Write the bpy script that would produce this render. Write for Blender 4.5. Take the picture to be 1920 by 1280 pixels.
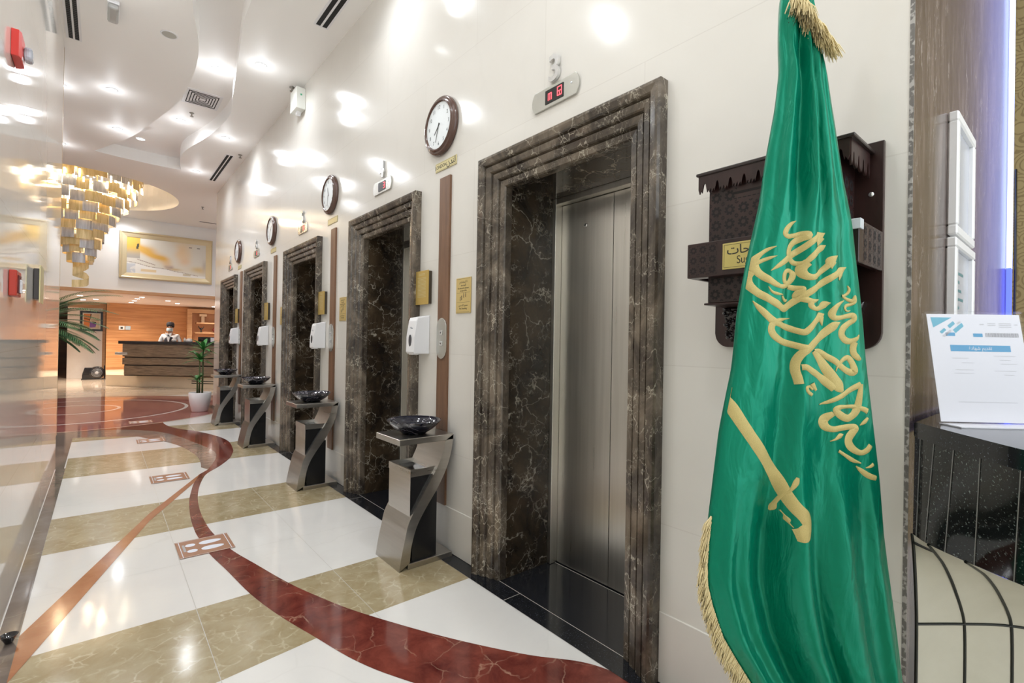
import bpy, bmesh, math, random
from mathutils import Vector, Matrix, noise
PI = math.pi
R = math.radians
for o in list(bpy.data.objects):
    bpy.data.objects.remove(o)
SC = bpy.context.scene
COL = SC.collection
random.seed(7)

# ------------------------------------------------------------------ camera
YAW, PITCH, ROLL, FPX = 0.6989236, 0.0037453, 0.0172696, 915.77
f_ = Vector((math.sin(YAW)*math.cos(PITCH), math.cos(YAW)*math.cos(PITCH), math.sin(PITCH)))
r_ = Vector((math.cos(YAW), -math.sin(YAW), 0))
u_ = r_.cross(f_)
r2 = r_*math.cos(ROLL) + u_*math.sin(ROLL)
u2 = -r_*math.sin(ROLL) + u_*math.cos(ROLL)
cd = bpy.data.cameras.new('camera')
cam = bpy.data.objects.new('camera', cd)
COL.objects.link(cam)
cam.matrix_world = Matrix(((r2.x, u2.x, -f_.x, 0), (r2.y, u2.y, -f_.y, 0), (r2.z, u2.z, -f_.z, 1.4), (0, 0, 0, 1)))
cd.sensor_width = 36
cd.lens = FPX/1920*36
cd.clip_start = 0.02
SC.camera = cam

# ------------------------------------------------------------------ world, view
w = bpy.data.worlds.new('world')
SC.world = w
w.use_nodes = True
w.node_tree.nodes['Background'].inputs[0].default_value = (0.88, 0.95, 1, 1)
w.node_tree.nodes['Background'].inputs[1].default_value = 3.6
SC.view_settings.view_transform = 'Standard'
SC.view_settings.look = 'None'
SC.view_settings.gamma = 1
SC.view_settings.exposure = -0.42
SC.view_settings.use_curve_mapping = False
SC.cycles.max_bounces = 8
SC.cycles.diffuse_bounces = 5
SC.cycles.glossy_bounces = 4
SC.cycles.transmission_bounces = 4
SC.cycles.sample_clamp_indirect = 6
SC.cycles.caustics_reflective = False
SC.cycles.caustics_refractive = False

CEIL = 4.42
# downlight positions: x, y, z of the ceiling they sit in
LIGHTS = [(-.43, 8.02, CEIL), (.05, 7.75, CEIL), (.13, 9.15, CEIL), (.41, 9.37, CEIL), (.85, 8.72, 4.62), (1.01, 6.75, 4.62),
          (1.30, 5.93, CEIL), (1.38, 8.43, CEIL), (1.27, 10.49, CEIL), (-.53, 10.45, CEIL),
          (1.32, 3.55, CEIL), (1.30, 1.3, CEIL), (.95, 4.4, 4.62), (.80, 2.1, 4.62), (.05, 5.2, CEIL), (.05, 2.9, CEIL), (.05, .6, CEIL),
          (1.30, -.9, CEIL), (.05, -1.5, CEIL), (3.0, -.6, CEIL)]
LPOWER = 16

def area(name, loc, size, power, col=(1, 1, 1), rot=(0, 0, 0), sy=None):
    l = bpy.data.lights.new(name, 'AREA')
    l.energy = power
    l.color = col
    l.size = size
    if sy:
        l.shape = 'RECTANGLE'
        l.size_y = sy
    else:
        l.shape = 'DISK'
    o = bpy.data.objects.new(name, l)
    o.location = loc
    o.rotation_euler = rot
    COL.objects.link(o)
    return o

# ------------------------------------------------------------------ materials
MATS = {}
def mat(name, col=(.8, .8, .8), rough=.5, metal=0, spec=.5, emit=0, ecol=None, trans=0, build=None, coat=0, alpha=1, aniso=0):
    if name in MATS:
        return MATS[name]
    m = bpy.data.materials.new(name)
    m.use_nodes = True
    nt = m.node_tree
    b = nt.nodes['Principled BSDF']
    b.inputs['Base Color'].default_value = (*col, 1)
    b.inputs['Roughness'].default_value = rough
    b.inputs['Metallic'].default_value = metal
    b.inputs['Specular IOR Level'].default_value = spec
    b.inputs['Coat Weight'].default_value = coat
    b.inputs['Coat Roughness'].default_value = .03
    b.inputs['Anisotropic'].default_value = aniso
    if trans:
        b.inputs['Transmission Weight'].default_value = trans
        b.inputs['IOR'].default_value = 1.45
    if emit:
        b.inputs['Emission Color'].default_value = (*(ecol or col), 1)
        b.inputs['Emission Strength'].default_value = emit
    if build:
        build(nt, b)
    MATS[name] = m
    return m

class NT:
    def __init__(s, nt):
        s.nt = nt
    def n(s, t, **k):
        x = s.nt.nodes.new(t)
        for a, v in k.items():
            if a.startswith('i_'):
                key = a[2:].replace('_', ' ')
                x.inputs[key].default_value = v
            else:
                setattr(x, a, v)
        return x
    def l(s, a, b):
        s.nt.links.new(a, b)
    def coords(s, scale=(1, 1, 1), rot=(0, 0, 0)):
        g = s.n('ShaderNodeNewGeometry')
        m = s.n('ShaderNodeMapping')
        m.inputs['Scale'].default_value = scale
        m.inputs['Rotation'].default_value = rot
        s.l(g.outputs['Position'], m.inputs['Vector'])
        return m.outputs[0]
    def noise(s, vec, sc, det=4, rough=.55, dist=0):
        x = s.n('ShaderNodeTexNoise')
        x.inputs['Scale'].default_value = sc
        x.inputs['Detail'].default_value = det
        x.inputs['Roughness'].default_value = rough
        x.inputs['Distortion'].default_value = dist
        s.l(vec, x.inputs['Vector'])
        return x.outputs['Fac']
    def ramp(s, fac, stops, interp='LINEAR'):
        x = s.n('ShaderNodeValToRGB')
        x.color_ramp.interpolation = interp
        e = x.color_ramp.elements
        while len(e) < len(stops):
            e.new(.5)
        for i, (p, c) in enumerate(stops):
            e[i].position = p
            e[i].color = (*c, 1) if len(c) == 3 else c
        s.l(fac, x.inputs[0])
        return x.outputs[0]
    def mix(s, fac, a, b, bt='MIX'):
        x = s.n('ShaderNodeMix', data_type='RGBA', blend_type=bt)
        for v, k in ((fac, 0), (a, 6), (b, 7)):
            if hasattr(v, 'default_value') or hasattr(v, 'is_linked'):
                s.l(v, x.inputs[k])
            else:
                x.inputs[k].default_value = v if k == 0 else (*v, 1)
        return x.outputs[2]
    def math(s, op, a, b=0, c=None):
        x = s.n('ShaderNodeMath', operation=op)
        for v, k in ((a, 0), (b, 1), (c, 2)):
            if v is None:
                continue
            if hasattr(v, 'is_linked'):
                s.l(v, x.inputs[k])
            else:
                x.inputs[k].default_value = v
        return x.outputs[0]

def vein(t, vec, sc, width, dist=1.2, det=3):
    "thin lines where a noise field crosses one half"
    f = t.noise(vec, sc, det, .6, dist)
    d = t.math('ABSOLUTE', t.math('SUBTRACT', f, .5))
    return t.ramp(d, [(0, (1, 1, 1)), (width, (0, 0, 0))])

def crack(t, vec, sc, width, dist):
    "angular veins: edges of a warped cell pattern"
    nz = t.n('ShaderNodeTexNoise')
    nz.inputs['Scale'].default_value = sc*1.7
    nz.inputs['Detail'].default_value = 4
    t.l(vec, nz.inputs['Vector'])
    ad = t.n('ShaderNodeVectorMath', operation='MULTIPLY_ADD')
    t.l(nz.outputs['Color'], ad.inputs[0])
    ad.inputs[1].default_value = (dist, dist, dist)
    t.l(vec, ad.inputs[2])
    vo = t.n('ShaderNodeTexVoronoi')
    vo.feature = 'DISTANCE_TO_EDGE'
    vo.inputs['Scale'].default_value = sc
    t.l(ad.outputs[0], vo.inputs['Vector'])
    return t.ramp(vo.outputs['Distance'], [(0, (1, 1, 1)), (width, (0, 0, 0))])

def emperador(scale, base=(.012, .008, .006), patch=(.085, .058, .034), line=(.52, .47, .38), amount=1.0, stretch=(1, 1, 1), pos=.5):
    def b(nt, bs):
        t = NT(nt)
        v = t.coords(stretch)
        p = t.noise(v, 3.2*scale, 6, .65, .8)
        c = t.ramp(p, [(.36, base), (pos, tuple((a+b_)/2.6 for a, b_ in zip(base, patch))), (.66, patch)])
        mask = t.ramp(t.noise(v, 2.3*scale, 3), [(.42, (0, 0, 0)), (.66, (1, 1, 1))])
        l1 = crack(t, v, 4.2*scale, .022, .22)
        l2 = crack(t, v, 13*scale, .035, .10)
        m1 = t.ramp(t.noise(v, 3.1*scale, 3, .6), [(.44, (0, 0, 0)), (.58, (1, 1, 1))])
        m2 = t.ramp(t.noise(v, 5.5*scale, 3, .6), [(.48, (0, 0, 0)), (.62, (1, 1, 1))])
        l = t.math('ADD', t.math('MULTIPLY', t.math('MULTIPLY', l1, m1), .9), t.math('MULTIPLY', t.math('MULTIPLY', l2, m2), .8))
        spots = t.ramp(t.noise(v, 26*scale, 3, .7), [(.68, (0, 0, 0)), (.72, (1, 1, 1))])
        l = t.math('ADD', l, t.math('MULTIPLY', t.math('MULTIPLY', spots, mask), .7))
        l = t.math('MULTIPLY', t.math('MINIMUM', l, 1), amount)
        t.l(t.mix(l, c, line), bs.inputs['Base Color'])
    return b

def panelled(base, dark, joint, pw, ph, off, axis='yz'):
    "polished stone slabs: faint clouding and hairline joints"
    def b(nt, bs):
        t = NT(nt)
        v = t.coords()
        c = t.mix(t.noise(v, 1.3, 5, .6, .6), dark, base)
        c = t.mix(t.math('MULTIPLY', vein(t, v, .8, .03, .8), .10), c, tuple(x*.85 for x in base))
        s = t.n('ShaderNodeSeparateXYZ')
        t.l(v, s.inputs[0])
        cm = t.n('ShaderNodeCombineXYZ')
        t.l(s.outputs['Y' if axis[0] == 'y' else 'X'], cm.inputs[0])
        t.l(s.outputs['Z' if axis[1] == 'z' else 'Y'], cm.inputs[1])
        br = t.n('ShaderNodeTexBrick')
        br.offset = off
        br.inputs['Scale'].default_value = 1
        br.inputs['Brick Width'].default_value = pw
        br.inputs['Row Height'].default_value = ph
        br.inputs['Mortar Size'].default_value = .0022
        br.inputs['Mortar Smooth'].default_value = .1
        br.inputs['Color1'].default_value = (1, 1, 1, 1)
        br.inputs['Color2'].default_value = (.97, .97, .97, 1)
        br.inputs['Mortar'].default_value = (*joint, 1)
        t.l(cm.outputs[0], br.inputs['Vector'])
        t.l(t.mix(1.0, c, br.outputs['Color'], 'MULTIPLY'), bs.inputs['Base Color'])
    return b

def clouded(a, c_, sc, line=None, lw=.02, lsc=2, stretch=(1, 1, 1), la=.6):
    def b(nt, bs):
        t = NT(nt)
        v = t.coords(stretch)
        c = t.mix(t.ramp(t.noise(v, sc, 6, .65, .5), [(.3, (0, 0, 0)), (.7, (1, 1, 1))]), a, c_)
        if line:
            m_ = t.ramp(t.noise(v, lsc*.7, 3), [(.44, (0, 0, 0)), (.62, (1, 1, 1))])
            c = t.mix(t.math('MULTIPLY', t.math('MULTIPLY', crack(t, v, lsc*.8, lw, .6/lsc), m_), la), c, line)
        t.l(c, bs.inputs['Base Color'])
    return b

def grain(a, c_, sc, stretch):
    def b(nt, bs):
        t = NT(nt)
        v = t.coords(stretch)
        c = t.ramp(t.noise(v, sc, 6, .65, .3), [(.3, a), (.7, c_)])
        t.l(c, bs.inputs['Base Color'])
    return b

def brushed(a, c_, stretch):
    def b(nt, bs):
        t = NT(nt)
        v = t.coords(stretch)
        f = t.noise(v, 40, 3)
        t.l(t.mix(f, a, c_), bs.inputs['Base Color'])
        t.l(t.ramp(f, [(0, (.24,)*3), (1, (.36,)*3)]), bs.inputs['Roughness'])
    return b

def speckle(a, c_, sc=260, th=.66):
    def b(nt, bs):
        t = NT(nt)
        v = t.coords()
        f = t.ramp(t.noise(v, sc, 2), [(th, (0, 0, 0)), (th+.08, (1, 1, 1))])
        t.l(t.mix(f, a, c_), bs.inputs['Base Color'])
    return b

WALL = mat('cream polished marble', rough=.13, build=panelled((.78, .755, .71), (.71, .68, .63), (.91, .90, .895), 1.27, .66, .5))
WALLL = mat('cream polished marble left', rough=.05, spec=.7, build=panelled((.86, .82, .75), (.80, .75, .68), (.9, .88, .85), 1.2, .66, 0))
CEILM = mat('ceiling paint', (.93, .91, .89), .5)
WHITE = mat('white plaster', (.86, .86, .86), .6)
EMP = mat('dark emperador marble', rough=.1, build=emperador(1.15))
EMPF = mat('dark emperador moulding', rough=.16, build=emperador(1.5, base=(.038, .029, .023), patch=(.20, .16, .12), amount=1.0, stretch=(1, 1, .8)))
EMPW = mat('purple brown marble', rough=.2, build=emperador(1.6, base=(.070, .050, .046), patch=(.20, .15, .135), line=(.50, .44, .40), amount=.7, stretch=(2.2, 1, .45)))
GRAN = mat('black granite', rough=.12, build=speckle((.010, .011, .014), (.20, .22, .28)))
GRANP = mat('black granite plain', rough=.12, build=speckle((.012, .013, .017), (.03, .033, .04)))
GRANC = mat('black granite fleck', rough=.06, build=speckle((.008, .010, .010), (.16, .19, .18), 170, .62))
STEEL = mat('brushed steel', (.5, .5, .48), .3, 1, build=brushed((.56, .54, .50), (.78, .76, .71), (1, 1, .03)), aniso=.5)
STEELH = mat('brushed steel stand', (.5, .5, .48), .28, 1, build=brushed((.42, .40, .37), (.60, .57, .53), (.05, .05, 1)))
CHROME = mat('polished steel', (.80, .80, .80), .22, .8)
BLACK = mat('satin black', (.012, .012, .013), .25)
BLACKG = mat('gloss black', (.01, .01, .013), .05, coat=.5)
GOLD = mat('brass plate', (.62, .46, .18), .28, .75)
GOLDL = mat('pale brass', (.68, .60, .32), .35, .4)
INK = mat('black lettering', (.02, .018, .015), .5)
WOODS = mat('walnut strip', rough=.35, build=grain((.13, .065, .035), (.24, .125, .07), 7, (3, 3, .25)))
WOODD = mat('dark carved wood', rough=.32, build=grain((.015, .006, .0055), (.040, .015, .013), 9, (2, 2, .4)))
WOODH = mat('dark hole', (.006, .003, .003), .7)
WOODO = mat('honey wood panelling', rough=.35, build=grain((.36, .15, .05), (.60, .30, .13), 3, (.35, .35, 7)))
WOODT = mat('oak trim', rough=.4, build=grain((.45, .24, .12), (.60, .36, .20), 4, (.5, .5, 5)))
WOODDSK = mat('zebra wood', rough=.3, build=grain((.07, .045, .03), (.34, .26, .18), 5, (.7, .7, 16)))
WHITEP = mat('white plastic', (.82, .82, .84), .3)
CLOCKF = mat('clock face', (.80, .84, .86), .35)
BROWNF = mat('brown wood frame', (.085, .040, .028), .22, coat=.4)
RED = mat('red plastic', (.62, .03, .02), .35)
GREEN = mat('green satin', (.0, .215, .125), .30, .38, .3)
EMB = mat('gold embroidery', (.66, .50, .17), .55, .15)
FRINGE = mat('gold fringe thread', (.72, .60, .33), .7)
LEAF = mat('leaf green', rough=.4, build=clouded((.03, .17, .04), (.10, .40, .11), 12))
LEAFP = mat('palm leaf', rough=.45, build=clouded((.04, .15, .06), (.16, .34, .17), 9))
STEM = mat('cane stem', (.10, .13, .05), .6)
GLOW = mat('lamp lens', (1, 1, 1), .5, emit=22, ecol=(1, .97, .92))
def satin(nt, b):
    t = NT(nt)
    v = t.coords((1, 1, .35))
    bu = t.n('ShaderNodeBump')
    bu.inputs['Strength'].default_value = .35
    bu.inputs['Distance'].default_value = .02
    t.l(t.noise(v, 22, 3, .5, .6), bu.inputs['Height'])
    t.l(bu.outputs[0], b.inputs['Normal'])
satin(GREEN.node_tree, GREEN.node_tree.nodes['Principled BSDF'])
def threads(nt, b, sc=900):
    t = NT(nt)
    bu = t.n('ShaderNodeBump')
    bu.inputs['Strength'].default_value = .5
    bu.inputs['Distance'].default_value = .002
    f = t.noise(t.coords(), sc, 2)
    t.l(f, bu.inputs['Height'])
    t.l(bu.outputs[0], b.inputs['Normal'])
    t.l(t.mix(f, (.34, .26, .06), (.74, .61, .27)), b.inputs['Base Color'])
threads(EMB.node_tree, EMB.node_tree.nodes['Principled BSDF'])

# floor stones
F_WHITE = mat('floor white marble', rough=.09, build=clouded((.76, .73, .70), (.82, .80, .76), 1.2, (.55, .52, .48), .006, .9, la=.35))
F_TAN = mat('floor tan marble', rough=.13, build=clouded((.33, .25, .13), (.46, .39, .25), 7, (.66, .58, .42), .07, 16, la=.6))
F_RED = mat('floor red marble', rough=.09, build=clouded((.085, .014, .012), (.25, .060, .040), 6.5, (.60, .38, .26), .022, 7, la=.55))
F_MED = mat('floor rose marble', rough=.07, build=clouded((.25, .065, .06), (.42, .17, .15), 3, (.55, .32, .28), .012, 3, la=.5))
F_ORG = mat('floor orange marble', rough=.12, build=clouded((.34, .12, .05), (.46, .19, .09), 4, (.6, .35, .2), .01, 4, la=.4))
F_GREY = mat('floor grey marble', rough=.08, build=clouded((.16, .10, .08), (.36, .27, .22), 7, (.5, .42, .36), .02, 9, (1, 3, 1), .5))
F_BAND = mat('floor taupe band', rough=.08, build=clouded((.13, .10, .085), (.22, .18, .155), 4, (.4, .36, .3), .01, 3))
F_BEIGE = mat('floor beige marble', rough=.07, build=clouded((.60, .46, .34), (.74, .60, .48), 2.5))
F_JOINT = mat('floor joint', (.50, .47, .42), .5)

# ------------------------------------------------------------------ mesh helpers
class MB:
    def __init__(s):
        s.bm = bmesh.new()
        s.mi = 0
    def _set(s, fs):
        for f in fs:
            f.material_index = s.mi
    def face(s, pts):
        try:
            f = s.bm.faces.new([s.bm.verts.new(p) for p in pts])
            f.material_index = s.mi
            return f
        except ValueError:
            return None
    def box(s, x0, x1, y0, y1, z0, z1, bev=0, seg=2):
        v = [s.bm.verts.new((x, y, z)) for x in (x0, x1) for y in (y0, y1) for z in (z0, z1)]
        fs = [s.bm.faces.new([v[i] for i in q]) for q in ((0, 1, 3, 2), (4, 6, 7, 5), (0, 4, 5, 1), (2, 3, 7, 6), (0, 2, 6, 4), (1, 5, 7, 3))]
        s._set(fs)
        if bev:
            es = list({e for f in fs for e in f.edges})
            r = bmesh.ops.bevel(s.bm, geom=es, offset=bev, segments=seg, affect='EDGES', profile=.5)
            s._set(r['faces'])
        return s
    def prism(s, pts, depth, axis=2, base=0, bev=0):
        "pts 2D outline, extruded along axis from base by depth"
        def P(p, d):
            q = [0, 0, 0]
            o = [i for i in range(3) if i != axis]
            q[o[0]], q[o[1]], q[axis] = p[0], p[1], d
            return q
        a = [s.bm.verts.new(P(p, base)) for p in pts]
        b = [s.bm.verts.new(P(p, base+depth)) for p in pts]
        fs = [s.bm.faces.new(a[::-1]), s.bm.faces.new(b)]
        n = len(pts)
        fs += [s.bm.faces.new((a[i], a[(i+1) % n], b[(i+1) % n], b[i])) for i in range(n)]
        s._set(fs)
        if bev:
            es = list({e for f in fs[:2] for e in f.edges})
            r = bmesh.ops.bevel(s.bm, geom=es, offset=bev, segments=2, affect='EDGES', profile=.5)
            s._set(r['faces'])
        return s
    def lathe(s, prof, n=32, c=(0, 0, 0), axis=2, ang=2*PI):
        "prof: list of (radius, height)"
        rings = []
        full = abs(ang-2*PI) < 1e-6
        k = n if full else n+1
        for r, h in prof:
            ring = []
            for i in range(k):
                a = ang*i/n
                p = [r*math.cos(a), r*math.sin(a), h]
                if axis == 0:
                    p = [h, p[0], p[1]]
                elif axis == 1:
                    p = [p[0], h, p[1]]
                ring.append(s.bm.verts.new([p[j]+c[j] for j in range(3)]))
            rings.append(ring)
        for a, b in zip(rings, rings[1:]):
            for i in range(n if full else n):
                j = (i+1) % k
                f = s.bm.faces.new((a[i], a[j], b[j], b[i]))
                f.material_index = s.mi
                f.smooth = True
        for ring, (r, h) in ((rings[0], prof[0]), (rings[-1], prof[-1])):
            if r > 1e-5 and full and len(prof) > 2:
                f = s.bm.faces.new(ring)
                f.material_index = s.mi
        return s
    def tube(s, pts, r, n=8, caps=True):
        "swept tube; r number or list"
        pts = [Vector(p) for p in pts]
        rs = r if isinstance(r, (list, tuple)) else [r]*len(pts)
        up = Vector((0, 0, 1))
        rings = []
        for i, p in enumerate(pts):
            d = (pts[min(i+1, len(pts)-1)]-pts[max(i-1, 0)]).normalized()
            if abs(d.dot(up)) > .95:
                a = d.cross(Vector((1, 0, 0))).normalized()
            else:
                a = d.cross(up).normalized()
            b = d.cross(a)
            rings.append([s.bm.verts.new(p+(a*math.cos(2*PI*k/n)+b*math.sin(2*PI*k/n))*rs[i]) for k in range(n)])
        for a, b in zip(rings, rings[1:]):
            for i in range(n):
                f = s.bm.faces.new((a[i], a[(i+1) % n], b[(i+1) % n], b[i]))
                f.material_index = s.mi
                f.smooth = True
        if caps:
            s._set([s.bm.faces.new(rings[0][::-1]), s.bm.faces.new(rings[-1])])
        return s
    def grid(s, P, nu, nv, closed=False, smooth=True):
        "P(i,j) gives the point"
        v = [[s.bm.verts.new(P(i, j)) for j in range(nv+1)] for i in range(nu if closed else nu+1)]
        for i in range(nu):
            for j in range(nv):
                k = (i+1) % nu if closed else i+1
                f = s.bm.faces.new((v[i][j], v[k][j], v[k][j+1], v[i][j+1]))
                f.material_index = s.mi
                f.smooth = smooth
        return s
    def obj(s, name, m, parent=None, loc=None, rot=None, fix=True):
        if fix:
            bmesh.ops.recalc_face_normals(s.bm, faces=s.bm.faces)
        me = bpy.data.meshes.new(name)
        s.bm.to_mesh(me)
        s.bm.free()
        for x in (m if isinstance(m, (list, tuple)) else [m]):
            me.materials.append(x)
        o = bpy.data.objects.new(name, me)
        COL.objects.link(o)
        if parent:
            o.parent = parent
        if loc:
            o.location = loc
        if rot:
            o.rotation_euler = rot
        return o

def tag(o, label, cat, group=None, kind=None):
    if label:
        o['label'] = label
    if cat:
        o['category'] = cat
    if group:
        o['group'] = group
    if kind:
        o['kind'] = kind
    return o

def struct(o):
    o['kind'] = 'structure'
    return o

def thing(name, label, cat, loc=(0, 0, 0), M=None, rz=0, group=None):
    o = bpy.data.objects.new(name, None)
    COL.objects.link(o)
    o.empty_display_size = .05
    if M is not None:
        o.matrix_world = Matrix.Translation(Vector(loc)) @ M.to_4x4()
    else:
        o.location = loc
        o.rotation_euler = (0, 0, rz)
    return tag(o, label, cat, group)

def dup(o, loc, label, rz=None):
    c = o.copy()
    COL.objects.link(c)
    m = o.matrix_basis.copy()
    m.translation = Vector(loc)
    c.matrix_basis = m
    if rz is not None:
        c.rotation_euler = (0, 0, rz)
    c['label'] = label
    for ch in [x for x in bpy.data.objects if x.parent == o]:
        d = ch.copy()
        COL.objects.link(d)
        d.parent = c
        for g in [x for x in bpy.data.objects if x.parent == ch]:
            e = g.copy()
            COL.objects.link(e)
            e.parent = d
    return c

def cols(x, y, z):
    return Matrix((x, y, z)).transposed()
MR = cols((0, -1, 0), (0, 0, 1), (-1, 0, 0))    # things on the right wall: local x runs towards the camera, y up, z out of the wall
ML = cols((0, 1, 0), (0, 0, 1), (1, 0, 0))      # left wall
MBK = cols((1, 0, 0), (0, 0, 1), (0, -1, 0))    # walls that face the camera end

def text(body, size, m, parent=None, loc=(0, 0, 0), ext=.0006, name='lettering', ax='CENTER', M=None, sx=1, bold=0):
    c = bpy.data.curves.new('t', 'FONT')
    c.body = body
    c.size = size
    c.extrude = ext
    c.offset = bold
    c.align_x = ax
    c.align_y = 'CENTER'
    t = bpy.data.objects.new('t', c)
    COL.objects.link(t)
    me = bpy.data.meshes.new_from_object(t)
    bpy.data.objects.remove(t)
    me.materials.clear()
    me.materials.append(m)
    for v in me.vertices:
        v.co.x *= sx
    o = bpy.data.objects.new(name, me)
    COL.objects.link(o)
    if parent:
        o.parent = parent
    if M is not None:
        o.matrix_basis = Matrix.Translation(Vector(loc)) @ M.to_4x4()
    else:
        o.location = loc
    return o

def cat_rom(pts, k=6, closed=False):
    out = []
    n = len(pts)
    rng = range(n) if closed else range(n-1)
    for i in rng:
        P = [pts[(i+d) % n] if closed else pts[min(max(i+d, 0), n-1)] for d in (-1, 0, 1, 2)]
        for j in range(k):
            t = j/k
            out.append(tuple(.5*((2*P[1][c])+(-P[0][c]+P[2][c])*t+(2*P[0][c]-5*P[1][c]+4*P[2][c]-P[3][c])*t*t+(-P[0][c]+3*P[1][c]-3*P[2][c]+P[3][c])*t**3) for c in range(len(P[0]))))
    if not closed:
        out.append(tuple(pts[-1]))
    return out
# ================================================================== SETTING
YN, YF = 0.352, 11.8           # elevator wall: near and far end
XW, XL = 1.80, -0.345
SOUTH = -3.4
DOORS = [(1.345, 2.235), (3.40, 4.275), (5.52, 6.41), (7.79, 8.64), (9.77, 10.65)]

# ---- floor: one mesh, stones inlaid as its material slots
fl = MB()
FM = [F_WHITE, F_TAN, F_RED, F_MED, F_ORG, F_GREY, F_BAND, F_BEIGE, GRAN, GRANP, F_JOINT]
fl.box(-6.2, 6.5, SOUTH, 31, -.12, 0)
def patch(pts, mi, z):
    fl.mi = mi
    from mathutils.geometry import tessellate_polygon
    vs = [fl.bm.verts.new((p[0], p[1], z)) for p in pts]
    for t in tessellate_polygon([[Vector((p[0], p[1], 0)) for p in pts]]):
        a, b, c = (vs[i] for i in t)
        try:
            f = fl.bm.faces.new((a, b, c))
        except ValueError:
            continue
        f.normal_update()
        if f.normal.z < 0:
            f.normal_flip()
        f.material_index = mi
def rect(x0, x1, y0, y1, mi, z):
    patch([(x0, y0), (x1, y0), (x1, y1), (x0, y1)], mi, z)
BX = -.27      # inner edge of the taupe border along the left wall
ST = .0004
for y0, y1 in ((-2.6, -1.8), (-.6, .2), (4.284, 5.08), (6.465, 7.5), (8.62, 9.4)):
    rect(-6 if y0 > 7 else BX, XW-.105, y0, y1, 1, ST)
patch([(BX, 2.965), (BX, 2.22), (.41, 2.285), (.79, 2.335), (1.08, 2.37), (1.695, 2.376), (1.695, 2.975), (1.39, 2.975)], 1, ST)
rect(-6, 6, 14.4, 31, 7, ST)
# joints in the white slabs
for x0, x1, y0, y1 in ((.395, .398, -3, 14), (1.10, 1.1025, -3, 14), (BX, 1.695, 3.62, 3.622)):
    rect(x0, x1, y0, y1, 10, ST*1.5)
# grey inner band of the S curve
GREY = cat_rom([(.846, 6.199), (.876, 6.485), (.882, 6.886), (.812, 7.485), (.677, 7.993), (.482, 8.443), (.352, 8.674), (-.2, 8.95), (-1.0, 9.2), (-2.2, 9.35)], 6)
GREY2 = cat_rom([(-2.2, 10.4), (-.6, 9.62), (.081, 9.473), (.509, 9.14), (.773, 8.628), (.984, 7.691), (1.086, 7.024), (1.048, 6.598), (.89, 6.056)], 6)
patch(GREY + GREY2, 5, ST*2)
# red S curve
RED_R = cat_rom([(1.85, .55), (1.80, .95), (1.72, 1.246), (1.65, 1.43), (1.492, 1.623), (1.325, 1.878), (1.183, 2.133), (1.023, 2.46), (.928, 2.71), (.844, 2.972), (.755, 3.342), (.683, 3.656), (.639, 4.007), (.626, 4.26), (.631, 4.604), (.661, 4.984), (.717, 5.35), (.79, 5.673), (.862, 5.892), (1.007, 6.138), (1.157, 6.454), (1.241, 6.732), (1.296, 6.998), (1.345, 7.579), (1.28, 8.091), (1.111, 8.656), (.972, 8.93), (.851, 9.285), (.797, 9.70), (.822, 10.063), (.928, 10.40), (1.12, 10.56), (1.695, 10.56)], 5)
RED_L = cat_rom([(1.55, .75), (1.30, 1.25), (1.003, 1.782), (.878, 2.051), (.789, 2.359), (.71, 2.649), (.648, 2.959), (.601, 3.345), (.557, 3.691), (.542, 4.009), (.54, 4.212), (.555, 4.555), (.598, 4.978), (.644, 5.262), (.706, 5.574), (.795, 5.898)], 5)
patch(RED_R + [(1.695, 12.0), (.6, 11.4), (.0, 10.2), (-.9, 10.3), (-1.2, 9.95)] + GREY2[6:] + RED_L[::-1], 2, ST*3)
DIAG = [(.706, 5.574), (.3, 4.605), (-.215, 2.961), (-.345, 2.55), (-.345, 2.98), (-.317, 3.052), (-.266, 3.208), (.312, 4.806), (.795, 5.898), (.83, 6.02)]
patch(DIAG, 4, ST*4)
# medallion
def circ(cx, cy, r, n=96, a0=0, a1=2*PI):
    return [(cx+r*math.cos(a0+(a1-a0)*i/n), cy+r*math.sin(a0+(a1-a0)*i/n)) for i in range(n+1)]
MC = (-.4, 12.2)
patch(circ(*MC, 2.65)[:-1], 3, ST*3.5)
rect(1.0, 3.3, 10.56, 13.9, 3, ST*3.2)
def ring(cx, cy, r, wd, mi, z, a0=0, a1=2*PI, n=96):
    fl.mi = mi
    o, i_ = circ(cx, cy, r+wd/2, n, a0, a1), circ(cx, cy, r-wd/2, n, a0, a1)
    for k in range(n):
        fl.face([(*i_[k], z), (*o[k], z), (*o[k+1], z), (*i_[k+1], z)])
ring(*MC, 2.62, .04, 7, ST*4.5)
ring(-.4, 12.17, 1.77, .06, 0, ST*4.5)
ring(-.4, 12.38, .69, .055, 0, ST*4.5, -2.6, 2.2)
# taupe border along the left wall and beyond its end
rect(XL, BX, SOUTH, 6.96, 6, ST*5)
rect(-.52, -.28, 6.96, 9.32, 6, ST*5)
# black granite strip under the elevator wall
rect(XW-.105, XW+.02, -.3, YF, 8, ST*5)
for y in (.95, 2.05, 3.05, 4.2, 5.3, 6.4, 7.5, 8.6, 9.7):
    rect(XW-.105, XW+.02, y, y+.003, 10, ST*6)
for a, b in DOORS:
    rect(XW+.015, 2.30, a-.02, b+.02, 9, ST*5.5)
    rect(XW+.012, XW+.016, a, b, 10, ST*6)
    rect(2.243, 2.249, a, b, 10, ST*7)
floor = struct(fl.obj('floor', FM, fix=False))

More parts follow.
